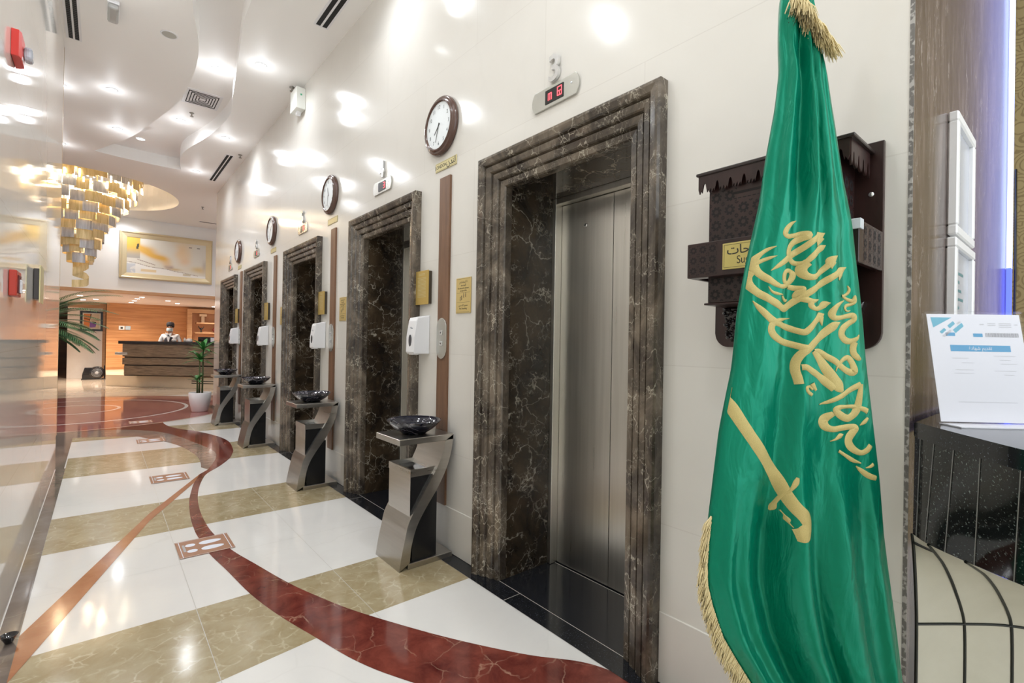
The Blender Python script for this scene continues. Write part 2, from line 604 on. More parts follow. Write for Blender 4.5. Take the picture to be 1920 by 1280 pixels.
# ---- elevator wall with its openings
wr = MB()
cuts = [YN] + [v for d in DOORS for v in (d[0]-.06, d[1]+.06)] + [YF]
for i in range(0, len(cuts), 2):
    wr.box(XW, 2.75, cuts[i], cuts[i+1], 0, CEIL)
for a, b in DOORS:
    wr.box(XW, 2.75, a-.06, b+.06, 2.38, CEIL)
    wr.box(2.36, 2.75, a-.06, b+.06, 0, 2.38)
wall_right = struct(wr.obj('wall_right', WALL))
bb = MB()
segs = [(YN, DOORS[0][0]-.19)] + [(DOORS[i][1]+.19, DOORS[i+1][0]-.19) for i in range(4)] + [(DOORS[4][1]+.19, YF)]
for a, b in segs:
    bb.box(XW-.006, XW+.01, a, b, .0026, .298, .003, 1)
struct(bb.obj('baseboard_right', WALL))

# ---- dark marble return wall at the corner
we = MB()
we.box(1.80, 4.5, .342, .352, 0, CEIL)
wall_end = struct(we.obj('wall_end', EMPW))
wl = MB()
wl.box(4.5, 4.6, SOUTH, .40, 0, CEIL)
def damask(nt, b):
    t = NT(nt)
    v = t.coords()
    x = t.n('ShaderNodeTexVoronoi')
    x.inputs['Scale'].default_value = 9
    t.l(v, x.inputs['Vector'])
    s = t.math('SINE', t.math('MULTIPLY', x.outputs['Distance'], 40))
    t.l(t.ramp(s, [(.35, (.36, .27, .11)), (.6, (.24, .17, .06))]), b.inputs['Base Color'])
struct(wl.obj('wall_east', mat('gold damask wallpaper', rough=.5, build=damask)))

# ---- left wall
wz = MB()
wz.box(-.62, XL, SOUTH, 6.96, .36, CEIL)
wz.box(-.62, XL-.004, SOUTH, 6.955, 0, .352)
wz.box(-.60, XL-.012, SOUTH, 6.95, .35, .362)
wz.box(-.5, XL+.006, SOUTH, 3.13, .0, CEIL)
wz.obj('wall_left', WALLL)['kind'] = 'structure'
tr = MB()
tr.box(-.625, XL+.001, 6.961, 6.985, .36, CEIL)
struct(tr.obj('trim_1', mat('bronze corner trim', (.42, .28, .14), .3, .5)))

# ---- lobby shell
lb = MB()
lb.box(-6.2, -.6, 6.7, 6.95, 0, CEIL)
struct(lb.obj('wall_south', WALL))
lb = MB()
lb.box(-6.2, -6.0, 6.9, 31, 0, CEIL)
struct(lb.obj('wall_west', WHITE))
lb = MB()
lb.box(3.4, 3.6, YF, 31, 0, CEIL)
struct(lb.obj('wall_lobby', WHITE))
lb = MB()
lb.box(-6.0, 3.4, 15.75, 16.0, 2.56, 4.7)
struct(lb.obj('wall_back', mat('white gloss wall', (.82, .82, .83), .4)))
lb = MB()
lb.box(-6.0, 3.4, 15.70, 15.99, 2.49, 2.56)
struct(lb.obj('trim_2', WOODT))
lb = MB()
lb.box(-6.0, 3.4, 15.99, 31, 2.50, 2.6)
struct(lb.obj('ceiling_lobby', mat('soffit paint', (.78, .74, .76), .35)))
lb = MB()
lb.box(.115, 3.4, 20.7, 20.9, 0, 2.5)
struct(lb.obj('wall_reception', WOODO))
lb = MB()
lb.box(-6.0, 3.4, 29, 29.2, 0, 2.5)
struct(lb.obj('wall_corridor', mat('dark wood panelling', rough=.35, build=grain((.16, .07, .03), (.26, .12, .05), 3, (.5, .5, 3)))))
pl = MB()
pl.box(-.86, .02, 21.6, 22.3, 0, 2.5)
struct(pl.obj('wall_pier', mat('pinkish marble', rough=.15, build=clouded((.80, .72, .66), (.86, .80, .75), 2))))
pl = MB()
pl.box(.02, .10, 21.57, 22.3, 0, 2.5)
pl.box(-.86, .02, 21.58, 21.6, 2.34, 2.5)
struct(pl.obj('trim_3', WOODT))

# ---- ceiling with the winding raised channel and the round dome
C2 = [(1.05, SOUTH+.3), (1.15, -1.6), (1.02, .2), (.92, 1.8), (.93, 3.4), (.978, 4.853), (1.001, 5.312), (1.091, 6.023), (1.21, 6.956), (1.281, 7.568), (1.19, 8.477), (.992, 9.45), (.975, 10.0), (1.05, 10.60)]
C1 = [(-.137, 10.50), (.289, 9.40), (.463, 8.70), (.684, 7.707), (.757, 6.892), (.748, 6.236), (.689, 5.776), (.576, 5.208), (.50, 4.2), (.50, 2.6), (.62, .8), (.70, -.8), (.62, SOUTH+.3)]
CH = cat_rom(C2, 6) + cat_rom([(.84, 10.62), (.55, 10.61), (.2, 10.57)], 3) + cat_rom(C1, 6)
DC, DR = (-.42, 13.38), 1.71
DOME = circ(*DC, DR, 72)[:-1]
OUT = [(-6.2, 6.9), (-.62, 6.9), (-.62, SOUTH), (6.5, SOUTH), (6.5, YF), (3.6, YF), (3.6, 15.8), (-6.2, 15.8)]
ce = MB()
from mathutils.geometry import tessellate_polygon
loops = [[Vector((p[0], p[1], 0)) for p in L] for L in (OUT, CH, DOME)]
flat = [ce.bm.verts.new((p.x, p.y, CEIL)) for L in loops for p in L]
for t in tessellate_polygon(loops):
    try:
        f = ce.bm.faces.new([flat[i] for i in t])
        f.normal_update()
        if f.normal.z > 0:
            f.normal_flip()
    except ValueError:
        pass
n1, n2 = len(OUT), len(OUT)+len(CH)
def wall_loop(i0, L, h):
    up = [ce.bm.verts.new((p[0], p[1], h)) for p in L]
    for k in range(len(L)):
        j = (k+1) % len(L)
        ce.bm.faces.new((flat[i0+k], flat[i0+j], up[j], up[k]))
    ce.bm.faces.new(up)
wall_loop(n1, CH, 4.62)
up = wall_loop(n2, DOME, 5.05)
ceiling = struct(ce.obj('ceiling', CEILM, fix=False))
# ================================================================== ELEVATORS
PROF = [(0, 1.86), (0, 1.815), (.006, 1.806), (.036, 1.800), (.042, 1.812), (.047, 1.793), (.052, 1.786), (.083, 1.780), (.089, 1.792), (.094, 1.772), (.099, 1.766),
        (.128, 1.760), (.134, 1.772), (.139, 1.752), (.144, 1.745), (.170, 1.738), (.182, 1.738), (.190, 1.748), (.190, XW+.005)]
ZT = 2.322
def elevator(a, b, num, label):
    c = (a+b)/2
    T = thing('elevator_doorway', label, 'elevator', (XW, c, 0), group='lift doorways along the cream wall')
    hw = (b-a)/2
    s = MB()
    P = []
    for o, x in PROF:
        P.append([(x-XW, -hw-o, .0026), (x-XW, -hw-o, ZT+o), (x-XW, hw+o, ZT+o), (x-XW, hw+o, .0026)])
    for p, q in zip(P, P[1:]):
        for i in range(3):
            s.face([p[i], p[i+1], q[i+1], q[i]])
    bmesh.ops.remove_doubles(s.bm, verts=s.bm.verts, dist=.0001)
    s.obj('marble_surround', EMPF, T)
    r = MB()
    for sgn in (-1, 1):
        y0, y1 = sorted((sgn*hw, sgn*(hw+.05)))
        r.box(.062, .40, y0, y1, .0026, ZT)
    r.obj('marble_reveal', EMP, T)
    r = MB()
    r.box(.062, .40, -hw-.05, hw+.05, ZT, ZT+.05)
    r.obj('marble_lintel', EMP, T)
    g = MB()
    for sgn in (-1, 1):
        y0, y1 = sorted((sgn*(hw-.03), sgn*hw))
        g.box(.40, .475, y0, y1, .004, ZT, .002, 1)
    g.box(.40, .475, -hw+.03, hw-.03, ZT-.035, ZT, .002, 1)
    g.obj('steel_frame', STEEL, T)
    for sgn in (-1, 1):
        d = MB()
        y0, y1 = sorted((sgn*.0015, sgn*(hw-.031)))
        d.box(.457, .49, y0, y1, .008, ZT-.037, .002, 1)
        dp = d.obj('door_panel', STEEL, T)
        if sgn > 0:
            k = MB()
            k.lathe([(.0, .450), (.012, .450), (.014, .4565)], 20, (0, .21, 2.13), 0)
            k.mi = 1
            k.lathe([(.0, .449), (.006, .449), (.006, .452)], 14, (0, .21, 2.13), 0)
            k.obj('key_hole', [CHROME, BLACK], dp)
    return T
WORDS = ['nearest lift doorway, numeral 3 above, dark marble frame and steel doors fully in view', 'lift doorway with the numeral 4 above its dark marble frame', 'lift doorway with the numeral 5 above its dark marble frame',
         'narrow looking lift doorway second from the far end, numeral 6 above', 'farthest lift doorway at the end of the row, beside the lobby']
for i, (a, b) in enumerate(DOORS):
    elevator(a, b, 3+i, WORDS[i])

# numerals and floor indicators
def indicator(yc, n, first):
    T = thing('elevator_number', 'silver raised numeral %d on the cream wall' % n, 'number', (XW-.001, yc+.03, 2.835), MR, group='silver numerals over the lifts')
    text(str(n), .19, CHROME, T, (0, 0, .010), .009, 'numeral', sx=.95, bold=.003)
    I = thing('floor_indicator', 'steel floor display plate under the silver numeral %d' % n, 'display', (XW-.001, yc+.03, 2.705), MR, group='floor displays over the lifts')
    p = MB()
    out = []
    L, H = .172, .055
    for k in range(13):
        t = -1+2*k/12
        out.append((L-.02*t*t, -H*t if False else H*t))
    pts = [(L-.022*((2*k/12-1)**2), H*(2*k/12-1)) for k in range(13)] + [(-L+.022*((1-2*k/12)**2), H*(1-2*k/12)) for k in range(13)]
    p.prism(pts, .010, 2, 0, .003)
    p.obj('face_plate', STEELH2, I)
    s = MB()
    s.box(-.066, .066, -.036, .036, .0105, .013)
    s.obj('screen', BLACK, I)
    def seg(cx, cy, on, s=1):
        m = MB()
        wd, hh = .015*s, .022*s
        q = {'a': (0, hh, 1), 'g': (0, 0, 1), 'd': (0, -hh, 1), 'f': (-wd, hh/2, 0), 'b': (wd, hh/2, 0), 'e': (-wd, -hh/2, 0), 'c': (wd, -hh/2, 0), 'i': (0, -hh/2, 0), 'j': (0, hh/2, 0)}
        for k in on:
            x, y, hz = q[k]
            if hz:
                m.box(cx+x-wd, cx+x+wd, cy+y-.0022, cy+y+.0022, .013, .0136)
            else:
                m.box(cx+x-.0022, cx+x+.0022, cy+y-hh/2, cy+y+hh/2, .013, .0136)
        m.obj('red_digit', REDLED, I)
    if first:
        seg(-.030, -.004, 'abcdefij'[0:0]+'fbecija', .8)
        seg(.040, .002, 'abcdefgi')
    else:
        seg(.045, 0, 'abcdg')
    d = MB()
    d.lathe([(0, .0112), (.006, .0112), (.006, .009)], 12, (.12, .012, 0))
    d.obj('arrow_button', WHITEP, I)
STEELH2 = mat('satin nickel plate', (.62, .62, .58), .25, .9)
REDLED = mat('red led', (1, .05, .06), .5, emit=4, ecol=(1, .06, .08))
for i, (a, b) in enumerate(DOORS):
    indicator((a+b)/2, 3+i, i == 0)

# ================================================================== WALL STRIPS, CLOCKS, PLATES
GAPS = [(2.80, 2.935), (4.89, 5.055), (7.06, 7.24), (9.17, 9.36)]
CLK = [2.932, 5.085, 7.34, 9.50]
for i, (a, b) in enumerate(GAPS):
    c = (a+b)/2
    b0, a0 = c+.065, c-.065
    where = 'between lifts %d and %d' % (3+i, 4+i)
    m = MB()
    m.box(XW-.016, XW+.002, a0, b0, .30, 2.535, .002, 1)
    tag(m.obj('wood_strip', WOODS), 'tall brown wood strip on the cream wall ' + where, 'panel', 'wood strips between the lifts')
    T = thing('call_button_plate', 'steel call button plate with round ends on the wood strip ' + where, 'button', (XW-.0165, c-.0, 1.425), MR, group='lift call plates')
    pts = [(.058*math.cos(t), .082+.058*math.sin(t)) for t in [PI*k/12 for k in range(13)]] + [(-.058*math.cos(t), -.082-.058*math.sin(t)) for t in [PI*k/12 for k in range(13)]]
    p = MB()
    p.prism(pts, .008, 2, 0, .002)
    p.obj('plate', STEELH2, T)
    for z in (.04, -.035):
        q = MB()
        q.box(-.016, .016, z-.016, z+.016, .008, .013, .002, 1)
        bt = q.obj('button', CHROME, T)
        q = MB()
        s = 1 if z > 0 else -1
        q.prism([(-.007, z-.005*s), (.007, z-.005*s), (0, z+.007*s)], .0008, 2, .013)
        q.obj('arrow', INK, bt)
    # clock
    T = thing('wall_clock', ['large brown round wall clock nearest the camera, above the plaque reading London', 'brown round wall clock between the numerals 4 and 5', 'brown round wall clock between the numerals 5 and 6', 'farthest brown round wall clock, beside the last lift'][i],
              'clock', (XW-.001, CLK[i], 2.90), MR, group='wall clocks over the wood strips')
    q = MB()
    q.lathe([(.165, .0), (.198, .0), (.203, .012), (.198, .028), (.188, .036), (.178, .034), (.174, .042), (.166, .046), (.160, .040), (.158, .03)], 56)
    q.obj('case', BROWNF, T)
    q = MB()
    q.lathe([(0, .0325), (.1605, .0325)], 56)
    f = q.obj('dial', CLOCKF, T)
    for k in range(12):
        an = PI/2-2*PI*(k+1)/12
        text(str(k+1), .036, mat('dial grey', (.10, .11, .12), .5), f, (.125*math.cos(an), .125*math.sin(an), .0330), .0002, 'numeral')
    hr = R(90-[226, 345, 38, 200][i])
    mn = R(90-[198, 190, 196, 205][i])
    for nm, an, ln, wd in (('hour_hand', hr, .075, .0045), ('minute_hand', mn, .115, .0032)):
        q = MB()
        d = Vector((math.cos(an), math.sin(an)))
        e = Vector((-d.y, d.x))
        p0, p1 = -d*.018, d*ln
        q.prism([tuple(p0+e*wd), tuple(p1+e*wd*.5), tuple(p1-e*wd*.5), tuple(p0-e*wd)], .0012, 2, .0352 if ln > .1 else .0340)
        q.obj(nm, INK, T)
    # city plaque
    T = thing('city_plaque', ['pale brass plaque reading London under the nearest clock', 'pale brass plaque under the clock between numerals 4 and 5', 'small pale plaque under the clock between numerals 5 and 6', 'tiny pale plaque under the farthest clock'][i],
              'plaque', (XW-.001, CLK[i]-.055, 2.625), MR, group='city plaques under the clocks')
    q = MB()
    q.box(-.133, .133, -.031, .031, 0, .005, .001, 1)
    pq = q.obj('plate', GOLDL, T)
    q = MB()
    for x0, x1, y0, y1 in ((-.126, .126, .0245, .0257), (-.126, .126, -.0257, -.0245), (-.1265, -.1253, -.0257, .0257), (.1253, .1265, -.0257, .0257)):
        q.box(x0, x1, y0, y1, .005, .0054)
    q.obj('border_line', INK, pq)
    if i == 0:
        text('LONDON', .036, INK, pq, (-.062, -.001, .0054), .0002, sx=.92)
        text('\uFEE5\uFEAA\uFEE8\uFEDF', .060, INK, pq, (.068, .002, .0054), .0002, bold=.0006)

SIGN = mat('gold sign', (.66, .50, .20), .35, .35)
for i, yc in enumerate([2.635, 4.71, 6.80, 8.99, 11.03]):
    w_ = ['beside the nearest lift doorway', 'beside the lift doorway numbered 4', 'beside the lift doorway numbered 5', 'beside the lift doorway numbered 6', 'beyond the farthest lift doorway'][i]
    T = thing('safety_sign', 'gold safety sign with black lettering ' + w_, 'sign', (XW-.001, yc, 1.706), MR, group='gold safety signs beside the lifts')
    q = MB()
    q.box(-.084, .084, -.115, .115, 0, .005, .001, 1)
    pq = q.obj('plate', SIGN, T)
    q = MB()
    for y in (.018, -.045, .108, -.108):
        q.box(-.074, .074, y-.0006, y+.0006, .005, .0053)
    for px_, py_ in ((-.035, -.020), (-.017, -.014), (.006, .000), (.028, .004)):
        q.box(px_-.003, px_+.003, py_-.016, py_+.004, .005, .0053)
        q.lathe([(0, .0053), (.004, .0053), (.004, .005)], 8, (px_, py_+.009, 0))
    q.obj('pictogram', INK, pq)
    if i < 2:
        text('\uFEE1\uFEAA\uFEA8\uFE98\uFEB4\uFE97 \uFEFB', .022, INK, pq, (0, .088, .0053), .0002)
        text('\uFEAA\uFECC\uFEBC\uFEE4\uFEDF\uFE8D', .020, INK, pq, (0, .067, .0053), .0002)
        text('Do not use the elevators', .0145, INK, pq, (0, .047, .0053), .0002, sx=.85)
        text('in case of fire', .0145, INK, pq, (0, .031, .0053), .0002)
        text('No Smoking', .017, INK, pq, (0, -.085, .0053), .0002)
        text('\uFEE6\uFEF4\uFEA7\uFEAA\uFE98\uFEDF\uFE8D \uFEC9\uFEEE\uFEE8\uFEE4\uFEE3', .018, INK, pq, (0, -.064, .0053), .0002)

for i, yc in enumerate([3.125, 5.24, 7.505, 9.48]):
    w_ = ['between the nearest soap dispenser and clock', 'above the soap dispenser by the lift numbered 5', 'above the soap dispenser by the lift numbered 6', 'above the farthest soap dispenser'][i]
    T = thing('notice_plate', 'gold engraved notice plate ' + w_, 'sign', (XW-.001, yc, 1.79), MR, group='gold notice plates above the dispensers')
    q = MB()
    q.box(-.088, .088, -.122, .122, .026, .034, .001, 1)
    pq = q.obj('plate', mat('gold notice', (.60, .42, .12), .35, .5), T)
    q = MB()
    q.box(-.082, .084, -.117, .117, 0, .026)
    q.obj('backing_box', mat('dark backing', (.05, .035, .02), .5), T)
    q = MB()
    for k in range(17):
        y = .10-k*.0098 - (.01 if k > 1 else 0)
        q.box(-.06 if k > 1 else -.045, .06 if k > 1 else .045, y-.0016, y+.0016, .034, .0343)
    q.obj('engraved_lines', GOLDL, pq)

def dispenser_mesh(T):
    q = MB()
    prof = [(0, -.138), (.118, -.138), (.128, -.125), (.123, -.02), (.108, .095), (.098, .118), (.0, .138)]
    q.prism([(p[1], p[0]) for p in prof], .116, 0, -.058, .006)
    b = q.obj('housing', WHITEP, T)
    q = MB()
    q.prism([(.020*math.cos(t), -.045+.042*math.sin(t)) for t in [2*PI*k/24 for k in range(24)]], .003, 2, .1235)
    q.obj('viewing_window', mat('smoked window', (.06, .06, .07), .15), T)
    q = MB()
    q.box(-.03, .03, -.145, -.137, .07, .118, .002, 1)
    q.obj('push_nozzle', WHITEP, T)
    q = MB()
    q.box(-.022, .002, .048, .052, .1145, .1150)
    q.box(-.012, .020, .040, .045, .1155, .1160)
    q.obj('maker_mark', mat('grey print', (.25, .3, .35), .5), T)
for i, yc in enumerate([3.115, 5.235, 7.52, 9.485]):
    w_ = ['nearest of the row, over the first steel stand', 'over the second steel stand', 'over the third steel stand', 'farthest of the row, over the last steel stand'][i]
    T = thing('soap_dispenser', 'white hand sanitizer dispenser on the wall, ' + w_, 'dispenser', (XW-.001, yc, 1.452), MR, group='white dispensers over the steel stands')
    dispenser_mesh(T)

# ================================================================== STEEL STANDS WITH BINS AND BOWLS
def smooth_pts(p, k=6):
    return cat_rom(p, k)
def stand(x, y, label):
    T = thing('bin_stand', label, 'stand', (x, y, 0), group='S shaped steel stands with bins')
    # local: x from the corridor side (0) to the wall (.40), y depth 0..-.33, z up
    outer = smooth_pts([(.375, .80), (.368, .74), (.352, .66), (.318, .57), (.255, .46), (.175, .35), (.115, .25), (.082, .14), (.072, .04)], 5)
    inner = smooth_pts([(.315, .765), (.298, .69), (.250, .59), (.178, .48), (.110, .37), (.058, .28), (.036, .19), (.014, .09), (0, .0)], 5)
    q = MB()
    q.prism(outer + inner[::-1], .33, 1, -.0)
    q.obj('curved_support', STEELH, T)
    q = MB()
    q.box(-.012, .378, 0, .33, .765, .803, .003, 1)
    q.obj('top_shelf', STEELH, T)
    q = MB()
    q.box(.06, .378, 0, .33, 0, .034, .002, 1)
    q.obj('base', STEELH, T)
    q = MB()
    x0, x1, y0, y1 = .078, .268, .02, .31
    # body clipped by the curved support: upper body in front of it
    pts = [(x0, .565), (x0, .29)]
    for p in outer[::-1]:
        if x0+.02 < p[0] < x1:
            pts.append((p[0]-.003, p[1]+.004))
    pts += [(x1, .475+.03), (x1, .565)]
    q.prism(pts, y1-y0, 1, y0)
    q.mi = 1
    q.box(x0-.002, x0+.001, y0, y1, .29, .565)
    bb_ = q.obj('bin', [BLACK, STEELH], T)
    q = MB()
    for a in ((x0-.004, x1+.004, y0-.004, y0+.008), (x0-.004, x1+.004, y1-.008, y1+.004), (x0-.004, x0+.008, y0+.008, y1-.008), (x1-.008, x1+.004, y0+.008, y1-.008)):
        q.box(*a, .560, .605)
    q.obj('bin_rim', STEELH, bb_)
    q = MB()
    q.box(x0+.008, x1-.008, y0+.008, y1-.008, .566, .578)
    q.obj('ash_tray', GRANP, bb_)
    q = MB()
    lo = [(x1, .034), (x1, .43)]
    for p in inner[6:]:
        if p[0] < x1 and p[0] > .10 and p[1] < .43:
            pass
    pts = [(.095, .034), (x1, .034), (x1, .44)] + [(p[0]+.004, p[1]-.004) for p in outer if .092 < p[0]+.004 < x1-.01 and p[1] < .445]
    q.prism(pts, y1-y0, 1, y0)
    q.obj('lower_bin', BLACK, T)
    return T
def bowl(x, y, z, label, r=.175):
    q = MB()
    q.lathe([(0, 0), (r*.44, 0), (r*.47, .006), (r*.70, .030), (r*.88, .058), (r, .085), (r*1.01, .089), (r*.975, .089), (r*.84, .062), (r*.62, .034), (r*.3, .02), (0, .017)], 48)
    def dk(nt, b):
        t = NT(nt)
        v = t.coords()
        t.l(t.mix(vein(t, v, 6, .03), (.010, .011, .022), (.22, .20, .22)), b.inputs['Base Color'])
    o = q.obj('stone_bowl', mat('black marble bowl', rough=.07, build=dk, coat=.4), loc=(x, y, z))
    return tag(o, label, 'bowl', 'black bowls on the steel stands')
for i, (x, y) in enumerate([(1.40, 2.69), (1.395, 4.71), (1.40, 6.96), (1.40, 9.03)]):
    stand(x, y, ['nearest brushed steel S shaped stand with a black bin, on the tan floor stripe', 'second brushed steel S shaped stand, in front of the lift numbered 5', 'third brushed steel S shaped stand, in front of the lift numbered 6', 'farthest brushed steel S shaped stand, near the potted plant'][i])
    bowl(x+.175, y+.165, .8035, ['black marble bowl on the nearest steel stand', 'black marble bowl on the second steel stand', 'black marble bowl on the third steel stand', 'black marble bowl on the farthest steel stand'][i])

# ================================================================== EMERGENCY BOX, SPRINKLERS
T = thing('emergency_lamp', 'white box shaped emergency lamp at the top of the elevator wall', 'lamp', (XW-.001, 6.12, 4.235), MR)
q = MB()
q.box(-.12, .12, -.125, .125, 0, .105, .006)
q.obj('housing', mat('emergency lamp white', (.88, .90, .86), .35), T)
q = MB()
q.prism([(-.03, -.125), (.03, -.125), (.0, -.17)], .05, 2, .02)
q.obj('bracket', WHITEP, T)
q = MB()
q.box(.1195, .1215, .03, .05, .04, .06)
q.obj('indicator', mat('green lamp', (.1, .5, .3), .4), T)
for p, l in (((1.70, 6.2, CEIL), 'small sprinkler head on the ceiling above the white emergency box'), ((1.70, 9.05, CEIL), 'small sprinkler head on the ceiling edge near the long air slot'), ((.94, 8.34, 4.62), 'small sprinkler head in the raised channel by the square air vent'),
             ((1.74, 13.25, CEIL), 'small sprinkler head on the ceiling beyond the round dome')):
    q = MB()
    q.lathe([(0, 0), (.03, 0), (.03, -.006), (.009, -.012), (.009, -.045), (.024, -.048), (.024, -.052), (0, -.052)], 14)
    tag(q.obj('sprinkler_head', mat('sprinkler metal', (.3, .28, .25), .4, .6), loc=p), l, 'sprinkler', 'ceiling sprinklers')

# ================================================================== CEILING LIGHTS, VENTS, SPEAKER
LL = ['recessed ceiling light closest to the left wall', 'recessed ceiling light near the middle of the left ceiling panel', 'recessed ceiling light left of the pair before the dome', 'recessed ceiling light right of the pair before the dome',
      'recessed light inside the raised channel below the square vent', 'recessed light inside the raised channel, upper part', 'recessed ceiling light near the elevator wall, nearest in view', 'recessed ceiling light near the elevator wall, middle of its row',
      'recessed ceiling light near the elevator wall beside the far air slot', 'recessed ceiling light at the left edge before the dome']
q = MB()
q.lathe([(.042, -.0), (.042, -.008), (.058, -.006), (.062, 0)], 24)
fr = q.obj('frame', WHITEP)
q = MB()
q.lathe([(0, -.0045), (.042, -.0045)], 24)
LENS0 = q.obj('lens', GLOW)
first = None
for i, (x, y, z) in enumerate(LIGHTS):
    lab = LL[i] if i < len(LL) else 'recessed ceiling light outside the view, over or behind the camera'
    T = thing('ceiling_light', lab, 'ceiling light', (x, y, z-.0005), group='recessed downlights')
    if i == 0:
        fr.parent = T
        LENS0.parent = T
    else:
        for s_ in (fr, LENS0):
            c = s_.copy()
            COL.objects.link(c)
            c.parent = T
    l = bpy.data.lights.new('downlight', 'SPOT')
    l.energy = LPOWER*4
    l.spot_size = R(172)
    l.spot_blend = 1
    l.shadow_soft_size = .06
    l.color = (.90, .95, 1)
    o = bpy.data.objects.new('downlight', l)
    o.location = (x, y, z-.03)
    COL.objects.link(o)
    l = bpy.data.lights.new('ceiling_fill_light', 'POINT')  # added point light below each downlight, only to brighten the ceiling
    l.energy = LPOWER*.13
    l.shadow_soft_size = .045
    l.color = (.92, .96, 1)
    o = bpy.data.objects.new('ceiling_fill_light', l)
    o.location = (x, y, z-.16)
    COL.objects.link(o)

def slot(x0, x1, y0, y1, z, label, n=2, slats=False):
    T = thing('air_slot', label, 'vent', ((x0+x1)/2, (y0+y1)/2, z), group='linear air slots')
    hx, hy = (x1-x0)/2, (y1-y0)/2
    q = MB()
    q.box(-hx-.02, hx+.02, -hy-.02, hy+.02, -.004, 0)
    fr_ = q.obj('frame', WHITEP, T)
    wd = 2*hx/(n+.5*(n-1)+.001)
    for k in range(n):
        a = -hx+k*wd*1.5
        q = MB()
        q.box(a, a+wd, -hy, hy, -.0055, -.0041)
        g = q.obj('slot_opening', mat('slot black', (.012, .012, .013), .8), T)
        if slats:
            q = MB()
            nn = int(2*hy/.035)
            for j in range(nn):
                y = -hy+2*hy*(j+.5)/nn
                q.box(a, a+wd, y-.002, y+.002, -.0065, -.0055)
            q.obj('slat', mat('slat grey', (.12, .12, .12), .6), g)
slot(1.52, 1.62, 3.4, 4.80, CEIL, 'long double air slot in the ceiling nearest the camera, by the elevator wall')
slot(1.53, 1.62, 9.19, 10.88, CEIL, 'far double air slot in the ceiling by the elevator wall')
slot(-.30, -.22, 4.9, 6.69, CEIL, 'double air slot with black grilles over the left wall', slats=True)
slot(1.9, 2.6, 14.9, 14.96, CEIL, 'thin air slot in the far ceiling near the painting', 1)
T = thing('air_vent', 'square louvred air vent in the raised ceiling channel', 'vent', (.99, 7.76, 4.62))
q = MB()
q.box(-.21, .21, -.25, .25, -.006, 0)
q.obj('frame', WHITEP, T)
for k in range(5):
    s = .9-.17*k
    q = MB()
    for a, b, c, d in ((-.19, .19, .22, .21), (-.19, .19, -.22, -.21)):
        q.box(a*s, b*s, min(c, d)*s, max(c, d)*s+.008, -.0085, -.0061)
    for c in (-.19, .18):
        q.box(c*s, c*s+.010, -.22*s, .22*s, -.0085, -.0061)
    q.obj('louvre', mat('slot black', (.012, .012, .013), .8), T)
T = thing('ceiling_speaker', 'round grey ceiling speaker in the left ceiling panel', 'speaker', (.47, 5.96, CEIL))
q = MB()
q.lathe([(.062, 0), (.062, -.004), (.072, -.004), (.076, 0)], 32)
q.obj('ring', WHITEP, T)
q = MB()
q.lathe([(0, -.005), (.062, -.003)], 32)
q.obj('grille', mat('speaker grille', (.45, .44, .40), .7), T)
T = thing('emergency_light', 'clear plastic emergency light fixture on the ceiling near the left air slot', 'lamp', (.035, 5.83, CEIL))
q = MB()
q.box(-.045, .045, -.15, .15, -.03, 0, .008)
q.obj('base', WHITEP, T)
q = MB()
q.box(-.04, .04, -.145, .145, -.075, -.031, .018)
q.obj('diffuser', mat('frosted cover', (.8, .8, .78), .25, trans=.5), T)

# ================================================================== LEFT WALL THINGS
T = thing('fire_alarm_strobe', 'red fire alarm with a clear strobe, high on the left wall', 'alarm', (XL+.001, 3.335, 2.77), ML)
q = MB()
q.prism([(-.085, .0), (-.085, .026), (-.06, .034), (.06, .034), (.085, .0)], .125, 1, -.065, .003)
q.obj('housing', RED, T)
q = MB()
q.box(-.005, .065, -.035, .025, .034, .066, .012)
q.obj('strobe_lens', mat('clear strobe', (.75, .8, .9), .12, trans=.6), T)
q = MB()
q.box(-.04, -.01, -.06, -.045, .034, .036)
q.obj('sounder_label', WHITEP, T)
T = thing('fire_phone', 'red box with a white handle on the left wall, fire call point', 'alarm', (XL+.001, 3.415, 1.650), ML)
q = MB()
q.box(-.085, .085, -.062, .062, 0, .028, .004)
q.obj('housing', mat('deep red plastic', (.50, .035, .015), .35), T)
q = MB()
q.box(-.05, .05, -.045, .04, .028, .032, .001, 1)
q.obj('recess', mat('dark red recess', (.12, .01, .01), .5), T)
q = MB()
q.box(-.02, .02, -.045, .02, .032, .040, .002)
q.obj('handle', WHITEP, T)
T = thing('wall_display', 'dark wall display with a gold edge seen edge on, on the left wall', 'display', (XL+.001, 4.53, 1.735), ML)
q = MB()
q.box(-.10, .10, -.10, .10, 0, .028, .002, 1)
q.obj('backing_box', mat('dark bronze', (.05, .04, .035), .3, .5), T)
q = MB()
q.box(-.12, .12, -.122, .122, .028, .034, .001, 1)
q.obj('face_plate', GOLDL, T)
q = MB()
q.lathe([(.0, .0), (.012, 0), (.016, .008), (.029, .034), (.032, .038), (.028, .038), (.014, .012), (0, .008)], 28)
tag(q.obj('small_bowl', BLACKG, loc=(-.3, 3.15, .0022)), 'small black glossy bowl on the floor against the left wall, at the frame edge', 'bowl')

